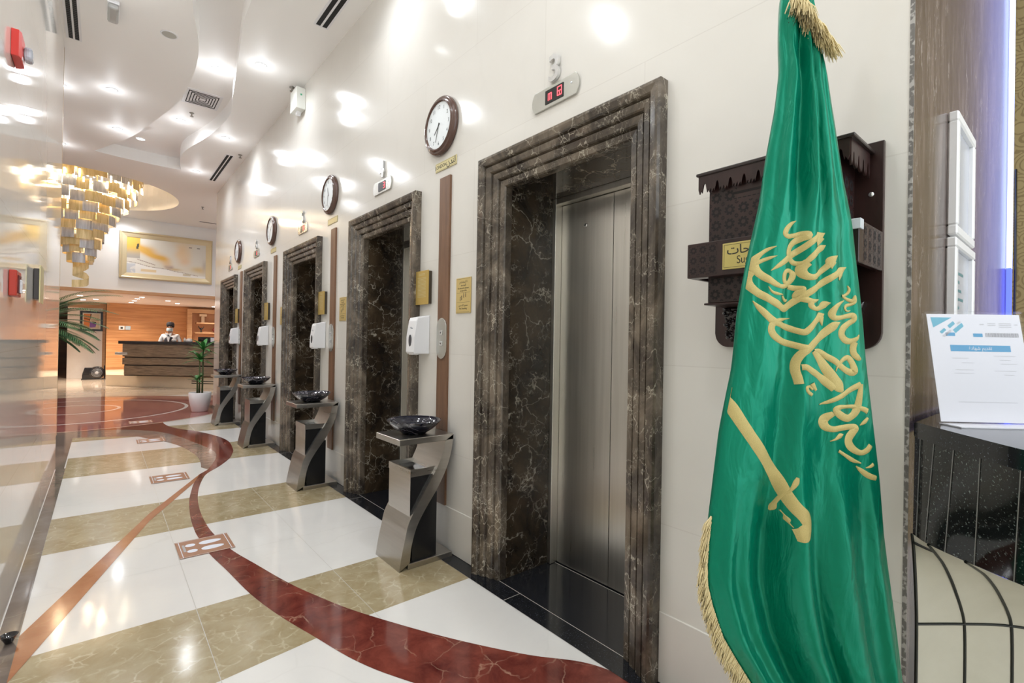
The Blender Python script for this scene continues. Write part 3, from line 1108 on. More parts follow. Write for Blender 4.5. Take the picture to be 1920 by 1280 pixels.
# ================================================================== FLOOR STICKERS
FS = mat('brown sticker', (.36, .17, .09), .4)
FSW = mat('sticker white', (.80, .82, .90), .4)
for i, (x, y) in enumerate([(.555, 3.845), (.54, 5.915), (.535, 8.19), (.515, 10.07)]):
    T = thing('floor_sticker', ['brown footprint sticker nearest the camera, on the red curve', 'brown footprint sticker above the fork of the red curve', 'footprint sticker on the white and grey marble, third from the camera', 'farthest footprint sticker, on the red marble'][i],
              'sticker', (x, y, .0028), group='footprint stickers on the floor')
    q = MB()
    q.box(-.155, .155, -.155, .155, 0, .0006)
    q.obj('sheet', FS, T)
    q = MB()
    for x0, x1, y0, y1 in ((-.137, -.133, -.15, .15), (.133, .137, -.15, .15), (-.152, .152, -.147, -.145), (-.152, .152, .145, .147)):
        q.box(x0, x1, y0, y1, .0006, .0009)
    q.obj('border_line', FSW, T)
    for sy in (-.055, .055):
        q = MB()
        n = 20
        def sole(cx, lx, ly, cut):
            return [(cx+lx*math.cos(2*PI*k/n)*(1 if math.cos(2*PI*k/n) > 0 else cut), sy+ly*math.sin(2*PI*k/n)) for k in range(n)]
        q.prism(sole(.02, .085, .034, .55), .0003, 2, .0006)
        q.prism(sole(-.075, .028, .028, 1.1), .0003, 2, .0006)
        q.obj('footprint', FSW, T)
    q = MB()
    q.box(-.122, -.108, -.05, .08, .0006, .0009)
    q.obj('text_strip', mat('sticker grey', (.42, .40, .40), .5), T)
# ================================================================== FLAG
UH = Vector((math.cos(YAW), -math.sin(YAW), 0))           # across the flag
NH = Vector((-math.sin(YAW), -math.cos(YAW), 0))          # out of the flag's face
FC = UH*.75 + NH*-1.28                                    # pole foot on the floor
SIL_L = [(2.36, -.05), (2.339, -0.056), (2.311, -0.0597), (2.227, -0.0624), (2.13, -0.0594), (2.032, -0.0688), (1.891, -0.0916), (1.779, -0.105), (1.621, -0.1386), (1.49, -0.1602), (1.346, -0.1716), (1.273, -0.1858), (1.182, -0.2024), (0.957, -0.2264), (0.836, -0.2355), (0.782, -0.2346), (0.728, -0.2197), (0.646, -0.1917), (0.592, -0.1572), (0.532, -0.1184), (0.452, -0.0625), (0.34, 0.03), (.30, .08)]
SIL_R = [(2.36, .016), (2.341, 0.0195), (2.313, 0.0242), (2.229, 0.041), (2.16, 0.0548), (1.964, 0.0889), (1.728, 0.1279), (1.476, 0.1602), (1.365, 0.1705), (1.1, 0.2059), (0.863, 0.2379), (0.695, 0.2632), (0.528, 0.2856), (0.361, 0.3025), (.30, .30)]
def sil(T, z):
    if z >= T[0][0]:
        return T[0][1]
    for (z0, a), (z1, b) in zip(T, T[1:]):
        if z1 <= z <= z0:
            t = (z0-z)/(z0-z1)
            return a+(b-a)*t
    return T[-1][1]
def ch(z):
    # smoothed centre and half width
    l = sum(sil(SIL_L, z+d) for d in (-.02, 0, .02))/3
    r = sum(sil(SIL_R, z+d) for d in (-.02, 0, .02))/3
    return (l+r)/2, (r-l)/2
# hanging folds: (place across at the top, place across at the hem, depth, width)
FOLDS = [(-.55, -.86, .020, .09), (-.1, -.45, -.042, .13), (.02, -.10, .026, .15), (.30, .12, -.020, .10), (.45, .42, .020, .16), (.72, .70, -.015, .12), (-.8, -.68, -.014, .08), (.05, .26, .012, .07), (.8, .88, .010, .06)]
def depth(t, z):
    "front surface of the cloth, metres in front of the pole plane"
    t = max(-1, min(1, t))
    e = math.sqrt(max(0, 1-t*t))
    k = min(1, max(0, (2.33-z)/2.0))
    h = ch(z)[1]
    d = .038*e*min(1, h/.14+.25)
    sc = min(1, h/.17)
    ms = max(0, min(1, (z-.92)/.15))*max(0, min(1, (1.84-z)/.12))
    d += (.036*math.sqrt(e)-.038*e)*ms
    for a, b, amp, wd in FOLDS:
        c = a+(b-a)*k
        q = (t-c)/(wd*(1.35-.35*k))
        d += amp*(1.4-.95*ms)*sc*math.exp(-q*q)*e
    d += .004*noise.noise(Vector((t*3.2, z*5, 1.7)))*e
    d += .0025*noise.noise(Vector((t*9, z*11, 4.7)))*e
    if z > 2.0:      # twisted and gathered near the tie
        d += .012*math.sin((z-2.0)*38+t*4)*min(1, (z-2.0)*5)*e*.5
    return d
def fpt(u, z, d):
    return Vector((u, -d, z))    # local flag frame: x across, -y out of the face, z up
FL = thing('flag', 'green satin flag with gold script and sword, draped on its pole', 'flag', FC)
FL.rotation_euler = (0, 0, -YAW)
NU, NV = 220, 230
ZB, ZTOP = .33, 2.345
q = MB()
def hem(t):   # the hem rises at the left side
    return ZB + (.10*max(0, -t)**1.5)
def cloth(i, j):
    th = 2*PI*i/NU
    z = ZTOP-(ZTOP-ZB)*j/NV
    t = -math.cos(th)
    c, h = ch(z)
    if th <= PI:
        return fpt(c+h*t, z, depth(t, z))
    e = math.sqrt(max(0, 1-t*t))
    return fpt(c+h*t, z, -.07*e*min(1, h/.14+.2)+.012*e*math.sin(9*t+z*2))
q.grid(cloth, NU, NV, closed=True)
flagcloth = q.obj('cloth', GREEN, FL)
STROKES = [[(-0.0241,1.7276,0.0017), (-0.0399,1.7178,0.0085), (-0.0524,1.7048,0.0117), (-0.0564,1.692,0.0132), (-0.0478,1.6858,0.0106), (-0.0309,1.6892,0.0096), (-0.0139,1.6917,0.0138), (-0.0032,1.6876,0.0191), (-0.0137,1.6821,0.0159), (-0.0306,1.6712,0.0127), (-0.041,1.6583,0.0127), (-0.0439,1.6433,0.0138), (-0.0383,1.6286,0.0127), (-0.0254,1.6182,0.0106), (-0.0084,1.6185,0.0096), (0.0083,1.6336,0.0127), (0.0251,1.6488,0.0138), (0.0376,1.6586,0.0127), (0.0456,1.6636,0.0017)],
[(-0.0941,1.5962,0.0013), (-0.072,1.611,0.0096), (-0.051,1.6262,0.0127), (-0.0343,1.6393,0.0138), (-0.0133,1.6545,0.0127), (0.0077,1.6718,0.0127), (0.0234,1.6827,0.0138), (0.0308,1.6871,0.0212), (0.0444,1.6954,0.0013)],
[(0.0238,1.6604,0.0013), (0.0289,1.6722,0.0127), (0.0351,1.6851,0.017)],
[(-0.002,1.6186,0.017), (-0.0125,1.6078,0.0181), (-0.0144,1.595,0.0181), (-0.0057,1.5834,0.0159), (0.0093,1.5805,0.0127), (0.024,1.5871,0.0117), (0.0407,1.6023,0.0117), (0.0512,1.6131,0.0127), (0.0574,1.6238,0.0191), (0.0737,1.6369,0.0013)],
[(0.0573,1.6026,0.0013), (0.0586,1.6132,0.0106), (0.0617,1.6218,0.0149)],
[(-0.0803,1.6591,0.0017), (-0.0982,1.652,0.0074), (-0.115,1.64,0.0096), (-0.1275,1.627,0.0149), (-0.1315,1.6142,0.0202), (-0.1249,1.5973,0.0181), (-0.1098,1.5827,0.0159), (-0.0883,1.5682,0.0138), (-0.0668,1.558,0.0096), (-0.0499,1.5604,0.0106), (-0.0353,1.5755,0.0127), (-0.0313,1.5904,0.0127), (-0.0399,1.5988,0.0096), (-0.0505,1.5965,0.0096), (-0.0556,1.5858,0.0106), (-0.0543,1.5709,0.0106), (-0.0457,1.5626,0.0106)],
[(-0.0788,1.6347,0.0013), (-0.0978,1.6286,0.0074), (-0.1147,1.6219,0.0085), (-0.1294,1.6142,0.0106)],
[(-0.1365,1.595,0.0159), (-0.1448,1.58,0.0181), (-0.1413,1.5609,0.0181), (-0.1261,1.5442,0.017), (-0.1046,1.5297,0.0159), (-0.0789,1.5153,0.0159), (-0.0617,1.5049,0.0149), (-0.051,1.5019,0.0159), (-0.0405,1.5095,0.0138), (-0.0196,1.5269,0.0138), (0.0056,1.5454,0.0138), (0.0308,1.5618,0.0138), (0.0518,1.577,0.0138), (0.0728,1.5901,0.0138), (0.0854,1.5988,0.017), (0.1039,1.6098,0.0013)],
[(0.079,1.5743,0.0013), (0.0835,1.586,0.0106), (0.0875,1.5989,0.0149)],
[(-0.0435,1.5584,0.0106), (-0.0285,1.5544,0.0117), (-0.0115,1.5525,0.0085), (-0.0188,1.5418,0.0149), (-0.0239,1.5311,0.0127), (-0.0046,1.5229,0.0127), (0.0103,1.52,0.0096), (0.0293,1.5246,0.0017)],
[(0.0061,1.5188,0.0127), (0.0063,1.5082,0.0127), (0.017,1.501,0.0096), (0.0318,1.5034,0.0106), (0.0444,1.5131,0.0149), (0.0567,1.5165,0.0017)],
[(-0.0991,1.5563,0.0013), (-0.09,1.5448,0.0053), (-0.075,1.5387,0.0064), (-0.058,1.5373,0.0021)],
[(-0.06,1.5336,0.0053), (-0.0557,1.5273,0.0064), (-0.0492,1.5211,0.0064), (-0.0446,1.5243,0.0032)],
[(-0.1337,1.5198,0.0017), (-0.119,1.5031,0.0106), (-0.1017,1.4843,0.0149), (-0.0844,1.4697,0.017), (-0.0652,1.4615,0.0127), (-0.0438,1.4534,0.0138), (-0.0224,1.4442,0.0127), (-0.0075,1.4413,0.0138), (0.0051,1.4521,0.0127), (0.0176,1.4672,0.0127), (0.0291,1.478,0.0159), (0.0354,1.4835,0.0181), (0.0438,1.4889,0.0013)],
[(0.0394,1.4587,0.0013), (0.0377,1.4697,0.0085), (0.0365,1.4803,0.0127)],
[(-0.0368,1.4765,0.0013), (-0.0526,1.4739,0.0059), (-0.0696,1.4695,0.0106), (-0.0843,1.4612,0.0149), (-0.0883,1.4463,0.017), (-0.0795,1.4315,0.0159), (-0.0602,1.4191,0.0149), (-0.0345,1.41,0.0138), (-0.0132,1.4029,0.0138), (0.0017,1.4011,0.0127)],
[(0.0834,1.4673,0.0017), (0.0687,1.4596,0.017), (0.0519,1.4466,0.017), (0.0331,1.4292,0.0159), (0.0164,1.4141,0.0159), (0.0018,1.399,0.0159), (-0.015,1.3859,0.0159), (-0.0253,1.3666,0.0159), (-0.0271,1.3453,0.0159), (-0.0224,1.3242,0.0159), (-0.0196,1.3094,0.0159)],
[(0.0167,1.395,0.0149), (0.0297,1.3782,0.0181), (0.0472,1.353,0.0202), (0.0668,1.3257,0.0234), (0.082,1.3047,0.0255), (0.0928,1.2922,0.0085)],
[(0.0167,1.3939,0.0085), (0.0337,1.3931,0.0106), (0.0509,1.3807,0.0127), (0.0724,1.3683,0.0138), (0.0939,1.3517,0.0138), (0.1154,1.3414,0.0149), (0.1281,1.3438,0.017), (0.1246,1.3607,0.0138), (0.1148,1.3754,0.0138), (0.1041,1.3773,0.0106), (0.0894,1.3686,0.0085), (0.0769,1.3535,0.0042), (0.0728,1.3428,0.0011)],
[(-0.0155,1.3519,0.0127), (-0.0038,1.3521,0.0127), (0.0134,1.3418,0.0138), (0.0327,1.3294,0.0149), (0.0521,1.3148,0.0181), (0.0694,1.2981,0.0149)],
[(0.0133,1.2823,0.0074), (0.0015,1.2906,0.0085), (-0.0019,1.3012,0.0074), (0.0076,1.3045,0.0042)],
[(0.0128,1.312,0.0106), (0.0172,1.3036,0.0096), (0.0238,1.2942,0.0064)],
[(0.0055,1.3034,0.0053), (0.0142,1.2961,0.0053)],
[(0.1084,1.5627,0.0021), (0.113,1.5526,0.0059), (0.1093,1.5429,0.0064), (0.0988,1.5364,0.0064), (0.0903,1.5352,0.0064)],
[(0.0925,1.5352,0.0053), (0.1096,1.527,0.0074), (0.1224,1.524,0.0085), (0.1275,1.5358,0.0053), (0.1288,1.5231,0.0064), (0.1204,1.5155,0.0064), (0.1056,1.511,0.0074), (0.1015,1.5035,0.0064), (0.108,1.4972,0.0042), (0.1169,1.4985,0.0017)],
[(0.0978,1.5238,0.0017), (0.0826,1.5151,0.0074), (0.0701,1.5042,0.0127), (0.0618,1.4892,0.0159), (0.0684,1.4787,0.0127), (0.0875,1.4801,0.0096), (0.1086,1.4847,0.0106), (0.1235,1.486,0.0127), (0.1258,1.4755,0.0106), (0.1111,1.4646,0.0127), (0.0943,1.4515,0.017), (0.0903,1.4366,0.0181), (0.1012,1.424,0.0159), (0.1183,1.4201,0.0127), (0.133,1.4267,0.0085), (0.1388,1.4374,0.0021)],
[(0.1289,1.4181,0.0127), (0.1249,1.4032,0.0138), (0.1273,1.3884,0.0138), (0.1381,1.3779,0.0127), (0.1427,1.3801,0.0127)],
[(0.035,1.2574,0.0013), (0.0551,1.2641,0.0074), (0.0783,1.2751,0.0106), (0.0993,1.2851,0.0117), (0.1204,1.2971,0.0117), (0.1456,1.3103,0.0127)],
[(0.1467,1.3114,0.0085), (0.1449,1.2943,0.0106), (0.143,1.2794,0.0127), (0.1401,1.2603,0.0149), (0.1361,1.2453,0.017), (0.1258,1.2303,0.0159), (0.1089,1.2236,0.0159), (0.0875,1.2317,0.017), (0.0756,1.2443,0.0149), (0.085,1.2519,0.0106), (0.1063,1.2533,0.0074), (0.1296,1.2527,0.0096), (0.151,1.2477,0.0106), (0.1649,1.2416,0.0127)],
[(0.0683,1.2357,0.0106), (0.0515,1.2247,0.017), (0.0453,1.214,0.0202), (0.0519,1.2014,0.017), (0.0669,1.1963,0.0127), (0.0923,1.2,0.0127), (0.1178,1.2015,0.0127), (0.1327,1.1985,0.0159), (0.1265,1.1878,0.0181), (0.114,1.1727,0.0212), (0.1143,1.1578,0.0212), (0.1294,1.1432,0.0159), (0.1487,1.1351,0.0117), (0.1634,1.1417,0.0117), (0.1738,1.1546,0.0127)],
[(0.1443,1.2051,0.0013), (0.1558,1.2138,0.0085), (0.1658,1.2246,0.0064)],
[(0.061,1.1654,0.0013), (0.0737,1.171,0.0053), (0.0863,1.1797,0.0106), (0.0951,1.1834,0.0017)],
[(0.0816,1.1424,0.0064), (0.0999,1.131,0.0074), (0.1235,1.1176,0.0096), (0.1491,1.1085,0.0032)],
[(0.161,1.0966,0.0013), (0.1726,1.1004,0.0064), (0.1821,1.1059,0.0085)],
[(0.1348,1.1019,0.0013), (0.1494,1.0905,0.0096), (0.1688,1.077,0.0127), (0.1912,1.0699,0.0106)],
[(-0.1916,1.296,0.008), (-0.1927,1.2704,0.0159), (-0.1795,1.242,0.0255), (-0.1532,1.1978,0.0255), (-0.1205,1.1505,0.0255), (-0.0878,1.1033,0.0255), (-0.0616,1.0623,0.0255), (-0.0451,1.0275,0.0239), (-0.0286,0.9991,0.0255), (-0.0091,0.9771,0.0287), (-0.0024,0.9581,0.0287), (-0.0148,0.9388,0.0319), (-0.0339,0.9321,0.0223)],
[(-0.0203,1.0726,0.0096), (-0.0249,1.0597,0.0175), (-0.0357,1.0404,0.0096), (-0.0513,1.021,0.0112), (-0.0606,1.0017,0.0112), (-0.0651,0.9857,0.0191), (-0.0697,0.9761,0.0064)],
[(-0.0539,0.9843,0.0026), (-0.0474,0.9749,0.0026), (-0.0434,0.9654,0.0096), (-0.0407,0.9575,0.0032), (-0.0348,0.9496,0.0019)]]
def ribbon(path, k=7, lift=.0016):
    P = cat_rom(path, k)
    q = MB()
    n = len(P)
    L, Rr, Cc = [], [], []
    for i, (x, z, wd) in enumerate(P):
        a, b = P[max(i-1, 0)], P[min(i+1, n-1)]
        dx, dz = b[0]-a[0], b[1]-a[1]
        m = math.hypot(dx, dz) or 1
        nx, nz = -dz/m, dx/m
        wd = max(wd*1.17, .0008)/2
        row = []
        for s, lf in ((-1, .0002), (-.8, lift), (0, lift*1.5), (.8, lift), (1, .0002)):
            u, zz = x+nx*wd*s, z+nz*wd*s
            c, h = ch(zz)
            t = max(-.985, min(.985, (u-c)/h))
            row.append(q.bm.verts.new(fpt(c+h*t, zz, depth(t, zz)+lf)))
        L.append(row)
    for a, b in zip(L, L[1:]):
        for i in range(4):
            f = q.bm.faces.new((a[i], a[i+1], b[i+1], b[i]))
            f.smooth = True
    return q
for i, s in enumerate(STROKES):
    sword = i >= len(STROKES)-3
    if i == len(STROKES)-2:
        s = [(a, b, c*.62) for a, b, c in s]
    o = ribbon(s).obj(('sword_blade', 'sword_guard', 'sword_chain')[i-len(STROKES)+3] if sword else 'script_stroke', EMB, flagcloth)
# fringe: short threads along the hanging edge
def fringe(name, spots, n, ln, parent, rad=.0009, spread=.25, seed=3):
    rr = random.Random(seed)
    q = MB()
    for i in range(n):
        k = rr.random()*(len(spots)-1)
        a, b = spots[int(k)], spots[min(int(k)+1, len(spots)-1)]
        t = k-int(k)
        p = Vector(a[0]).lerp(Vector(b[0]), t)
        d = Vector(a[1]).lerp(Vector(b[1]), t).normalized()
        l = ln*(.75+.4*rr.random())
        d2 = (d+Vector((rr.uniform(-1, 1), rr.uniform(-1, 1), rr.uniform(-.6, .3)))*spread).normalized()
        p = p+Vector((0, rr.uniform(-.004, .004), 0))
        e = p+d2*l*.55
        g = e+(d2*.6+Vector((0, 0, -.6))).normalized()*l*.45
        q.tube([p, e, g], [rad*1.3, rad, rad*.6], 4, False)
    return q.obj(name, FRINGE, parent)
edge = []
for z in (.96, .90, .836, .782, .728, .646, .592, .532, .452, .40, .335):
    c, h = ch(z)
    edge.append((fpt(c-h*.992, z, depth(-.992, z)+.002), Vector((-.55, -.15, -.75))))
fringe('edge_fringe', edge, 1500, .045, flagcloth, .0011, .22)
edge2 = [(fpt(ch(ZB)[0]+ch(ZB)[1]*t, ZB, depth(t, ZB)), Vector((0, 0, -1))) for t in [k/10-1 for k in range(21)]]
fringe('hem_fringe', edge2, 700, .05, flagcloth, .0012, .2, 5)
# gold tassel bunch hanging out of the top gather
ts = []
for k in range(12):
    t = k/11
    z = 2.300-.125*t
    c, h = ch(z)
    tt = -.25+1.15*t
    ts.append((fpt(c+h*min(tt, .98), z+.02, depth(min(tt, .98), z)+.010), Vector((-.45+1.0*t, -.35, -.9))))
fringe('tassel_fringe', ts, 1100, .062, flagcloth, .0011, .38, 9)
q = MB()
q.tube([(0, .035, z) for z in (.02, 1, 2.3, 2.62)], .012, 16)
q.obj('pole', mat('flag pole brass', (.62, .5, .28), .3, .7), FL)
q = MB()
q.lathe([(0, 0), (.19, 0), (.19, .012), (.16, .022), (.05, .04), (.022, .07), (.02, .11), (0, .11)], 40, (0, 0, .0026))
q.obj('base', mat('flag base', (.45, .36, .2), .3, .7), FL)
q = MB()
q.lathe([(0, 2.62), (.018, 2.62), (.03, 2.65), (.018, 2.70), (.0, 2.78)], 20)
q.obj('finial', mat('flag pole brass', (.62, .5, .28), .3, .7), FL)
q = MB()
q.tube([(.028*math.cos(a)-.018, .028*math.sin(a)*.8, 2.335+.004*math.sin(3*a)) for a in [2*PI*k/20 for k in range(21)]], .010, 8)
q.obj('knot', GREEN, FL)

# ================================================================== SUGGESTION BOX
B = thing('suggestion_box', 'dark carved wooden suggestion box on the wall behind the flag', 'box', (XW-.0005, .665, 1.40), MR)
# local x: towards the camera (centre .665), y up from 1.40, z out of the wall
q = MB()
out = [(-.258, .628), (-.258, .05)] + [(-.208-.05*math.cos(a), .05-.05*math.sin(a)) for a in [PI/2*k/8 for k in range(9)]][1:] + [(.208+.05*math.sin(a), .05-.05*math.cos(a)) for a in [PI/2*k/8 for k in range(9)]] + [(.258, .628)]
q.prism(out, .018, 2, 0, .002)
q.obj('back_board', WOODD, B)
for x, y in ((.228, .47), (-.228, .47)):
    q = MB()
    q.lathe([(0, .0215), (.007, .0215), (.008, .018)], 12, (x, y, 0))
    q.obj('screw', CHROME, B)
DP = .195
q = MB()
q.box(-.195, .185, .150, .590, .018, DP, .002, 1)
body = q.obj('body', WOODD, B)
q = MB()
q.box(-.232, .238, .590, .600, .018, DP+.025, .002, 1)
q.box(-.215, .215, .600, .606, .018, DP+.01, .002, 1)
q.obj('roof', mat('dark roof edge', (.03, .02, .018), .25), B)
q = MB()
q.box(-.205, .195, .143, .150, .018, DP+.008, .002, 1)
q.obj('bottom_rail', WOODD, B)
def scallop(w0, w1, y, h):
    n = int((w1-w0)/.042)
    pts = [(w0, y), (w1, y)]
    st = (w1-w0)/n
    for k in range(n):
        a = w1-k*st
        pts += [(a, y-h*.75), (a-st*.10, y-h), (a-st*.22, y-h*.80), (a-st*.30, y-h*.95), (a-st*.42, y-h*.50), (a-st*.50, y-h*.42), (a-st*.58, y-h*.50), (a-st*.70, y-h*.95), (a-st*.78, y-h*.80), (a-st*.90, y-h)]
    pts += [(w0, y-h*.75)]
    return pts
q = MB()
q.prism(scallop(-.225, .225, .590, .062), .005, 2, DP+.014)
q.obj('front_valance', WOODD, B)
q = MB()
q.prism([(p[1], p[0]) for p in scallop(.03, DP+.012, .590, .075)], .005, 0, .222)
q.obj('side_valance', WOODD, B)
def rosette(q, cx, cy, z, s, flip=None):
    def put(pts):
        P = []
        for x, y in pts:
            if flip is None:
                P.append((cx+x, cy+y, z))
            else:
                P.append((flip, cy+y, cx+x))
        q.face(P)
    for k in range(8):
        a = PI/4*k+PI/8
        p = [(0.28, -.24), (1.0, -.30), (.98, .10), (.55, .26)]
        put([((x*math.cos(a)-y*math.sin(a))*s, (x*math.sin(a)+y*math.cos(a))*s) for x, y in p])
    for sx in (-1, 1):
        for sy in (-1, 1):
            put([(sx*1.25*s, sy*1.25*s), (sx*.85*s, sy*1.25*s), (sx*1.25*s, sy*.85*s)])
q = MB()
cells = []
for ix in range(8):
    for iy in range(8):
        x, y = -.168+ix*.046, .178+iy*.047
        if y > .50 and abs(x+.01) < .11:
            continue
        if -.035 < x < .06 and .34 < y < .50 and False:
            continue
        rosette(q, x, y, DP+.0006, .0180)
q.box(-.11, .09, .508, .516, DP+.0002, DP+.0008)
for k in range(16):
    x = -.125+k*.0155
    for y in (.492, .534):
        q.box(x, x+.010, y, y+.003, DP+.0002, DP+.0008)
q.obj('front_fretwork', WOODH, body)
q = MB()
for ix in range(3):
    for iy in range(8):
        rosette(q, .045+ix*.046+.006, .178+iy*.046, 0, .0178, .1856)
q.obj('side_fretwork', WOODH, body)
q = MB()
q.box(-.245, .258, .235, .352, .195, .245, .002, 1)
q.box(.240, .258, .235, .352, .018, .2, .002, 1)
q.box(-.245, -.23, .235, .352, .018, .2, .002, 1)
tray = q.obj('tray', WOODD, B)
q = MB()
for ix in range(3):
    for iy in range(3):
        rosette(q, -.222+ix*.034, .258+iy*.035, .2456, .0125)
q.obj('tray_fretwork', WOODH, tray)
q = MB()
for ix in range(4):
    for iy in range(3):
        rosette(q, .055+ix*.045, .258+iy*.035, 0, .013, .2586)
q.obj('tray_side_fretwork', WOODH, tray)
q = MB()
q.box(-.118, .12, .252, .337, .2455, .2485, .0008, 1)
pq = q.obj('name_plate', mat('plate yellow gold', (.60, .50, .17), .3, .4), B)
q = MB()
for x0, x1, y0, y1 in ((-.112, .114, .3305, .3315), (-.112, .114, .2575, .2585), (-.1125, -.1115, .2575, .3315), (.1135, .1145, .2575, .3315)):
    q.box(x0, x1, y0, y1, .2485, .2489)
q.obj('border_line', INK, pq)
text('Suggestions', .036, INK, pq, (-.004, .279, .2486), .0002, sx=.80)
text('\uFE95\uFE8E\uFEA3\uFEAE\uFE98\uFED8\uFEE3', .040, INK, pq, (-.030, .312, .2486), .0002, bold=.0004)
q = MB()
q.box(.238, .2625, .325, .353, .222, .249, .001, 1)
q.obj('tape_corner', mat('clear tape', (.62, .66, .70), .2), tray)
rr = random.Random(4)
for sx in (-.175, .19):
    q = MB()
    q.prism([(sx-.035, .142), (sx+.035, .142), (sx+.022, .10), (sx+.012, .05), (sx, .02), (sx-.012, .05), (sx-.022, .10)], .05, 2, .018, .006)
    for k in range(42):
        y = .03+.105*rr.random()
        x = sx+rr.uniform(-1, 1)*(.008+.022*(y/.14))
        q.lathe([(0, -.007), (.006, -.003), (.0065, .002), (0, .008)], 8, (x, y, .068+rr.uniform(-.004, .006)))
    q.obj('carved_bracket', mat('gloss dark carving', (.018, .012, .011), .15, coat=.4), B)

# ================================================================== COUNTER AT THE RIGHT
def lin(a, b, t):
    return tuple(x+(y-x)*t for x, y in zip(a, b))
TOPL = [(1.795, .330), (1.70, .262), (1.60, .185), (1.467, .075), (1.30, -.09), (1.14, -.28), (1.02, -.50), (.95, -.75)]
BOTL = [(1.798, .332), (1.735, .285), (1.671, .202), (1.60, .09), (1.49, -.10), (1.38, -.29), (1.29, -.50), (1.24, -.75)]
LOWL = [(1.83, .325), (1.948, .235), (2.05, .145), (2.12, .02), (2.16, -.12), (2.17, -.3), (2.15, -.5), (2.1, -.75)]
LP = cat_rom(LOWL, 6)
TP, BP = cat_rom(TOPL, 6), cat_rom(BOTL, 6)
K = thing('counter', 'curved black granite counter with cream tile base at the right edge', 'counter', (1.95, -.3, 0))
o_ = Vector((1.95, -.3, 0))
def loc(p, z):
    return (p[0]-1.95, p[1]+.3, z)
q = MB()
poly = [(p[0]-1.95, p[1]+.3) for p in TP] + [(2.1-1.95, -.75+.3), (2.9-1.95, -.3+.3), (3.0-1.95, .330+.3)]
q.prism(poly, .045, 2, 1.150, .006)
q.obj('worktop', GRAN, K)
q = MB()
n = len(TP)-1
def front(i, j, ins=.012):
    a, b = TP[i], BP[i]
    t = j/6
    p = lin(a, b, t)
    return loc((p[0]+ins, p[1]), 1.150-(1.150-.868)*t)
q.grid(front, n, 6)
fg = q.obj('granite_front', GRANC, K)
for i in (2, 5, 9, 13, 17, 21, 26, 31):
    a, b = Vector(front(i, 0, .0105)), Vector(front(i, 6, .0105))
    q = MB()
    q.tube([a, b], .0012, 4, False)
    q.obj('joint', mat('pale joint', (.25, .25, .24), .5), fg)
HPs = cat_rom([(0, .868), (.22, .83), (.38, .80), (.58, .75), (.74, .70), (.88, .65), (.97, .60), (1, .50), (1, .30), (1, .0026)], 3)
nh = n
def hull(i, j, lift=0):
    o, z = HPs[j]
    a, b = BP[i], LP[i]
    return loc((a[0]+.010-lift*.8+(b[0]-a[0])*o, a[1]+lift*.6+(b[1]-a[1])*o), z)
q = MB()
q.grid(lambda i, j: hull(i, j), nh, len(HPs)-1)
hl = q.obj('tiled_base', mat('cream tile', rough=.25, build=clouded((.62, .60, .50), (.72, .70, .60), 2)), K)
JL = [[hull(i, j, .001) for j in range(len(HPs))] for i in (0, 6, 12, 18, 24, 30, 36) if i <= nh]
JL += [[hull(i, j, .001) for i in range(nh+1)] for j in (18, 24)] + [[hull(i, 2, .001) for i in range(0, 7)]]
for path in JL:
    q = MB()
    q.tube(path, .0042, 6, False)
    q.obj('tile_joint', mat('black joint', (.012, .015, .012), .4), hl)
q = MB()
q.box(1.798, 1.803, .3415, .352, 0.0026, CEIL)
struct(q.obj('trim_4', mat('speckled marble edge', rough=.3, build=speckle((.16, .15, .14), (.42, .40, .38), 60, .5))))

# ---- certificate in an acrylic holder
th = R(-43)
CT = thing('certificate_holder', 'clear acrylic holder with a white certificate on the black counter', 'sign holder', (1.805, .277, 1.1955))
CT.rotation_euler = (0, 0, th)
# local x across, y away from the camera, z up; leans back
CWd, CHt, LB = .270, .318, .060
def cp(x, z, d=0):
    t = z/CHt
    return (x, LB*t-d, z)
def slab(q, x0, x1, z0, z1, d0, d1):
    v = [q.bm.verts.new(cp(x, z, d)) for x in (x0, x1) for z in (z0, z1) for d in (d0, d1)]
    for f in ((0, 1, 3, 2), (4, 6, 7, 5), (0, 4, 5, 1), (2, 3, 7, 6), (0, 2, 6, 4), (1, 5, 7, 3)):
        ff = q.bm.faces.new([v[i] for i in f])
        ff.material_index = q.mi
PAPER = mat('paper', (.82, .82, .88), .5)
def thin_clear(nt, b):
    t = NT(nt)
    tr_ = t.n('ShaderNodeBsdfTransparent')
    gl = t.n('ShaderNodeBsdfGlossy')
    gl.inputs['Roughness'].default_value = .03
    lw = t.n('ShaderNodeLayerWeight')
    lw.inputs[0].default_value = .12
    mx = t.n('ShaderNodeMixShader')
    t.l(lw.outputs['Fresnel'], mx.inputs[0])
    t.l(tr_.outputs[0], mx.inputs[1])
    t.l(gl.outputs[0], mx.inputs[2])
    t.l(mx.outputs[0], nt.nodes['Material Output'].inputs['Surface'])
ACR = mat('acrylic', build=thin_clear)
q = MB()
slab(q, .006, CWd-.006, .006, CHt-.006, .0, .0008)
pp = q.obj('certificate', PAPER, CT)
q = MB()
slab(q, 0, CWd, 0, CHt, .0020, .0040)
slab(q, 0, CWd, 0, CHt, -.0035, -.0015)
slab(q, -.003, .001, 0, CHt, -.0035, .0040)
slab(q, CWd-.001, CWd+.003, 0, CHt, -.0035, .0040)
slab(q, 0, CWd, CHt-.001, CHt+.003, -.0035, .0040)
q.obj('acrylic_panel', ACR, CT)
q = MB()
q.box(-.002, CWd+.002, -.075, -.004, .0, .003)
q.obj('acrylic_foot', mat('foot sheet', (.74, .74, .80), .15), CT)
BL1 = mat('print blue', (.10, .36, .62), .5)
BL2 = mat('print cyan', (.16, .47, .62), .5)
GR1 = mat('print grey', (.42, .42, .45), .5)
GR2 = mat('print pale grey', (.62, .62, .66), .5)
q = MB()
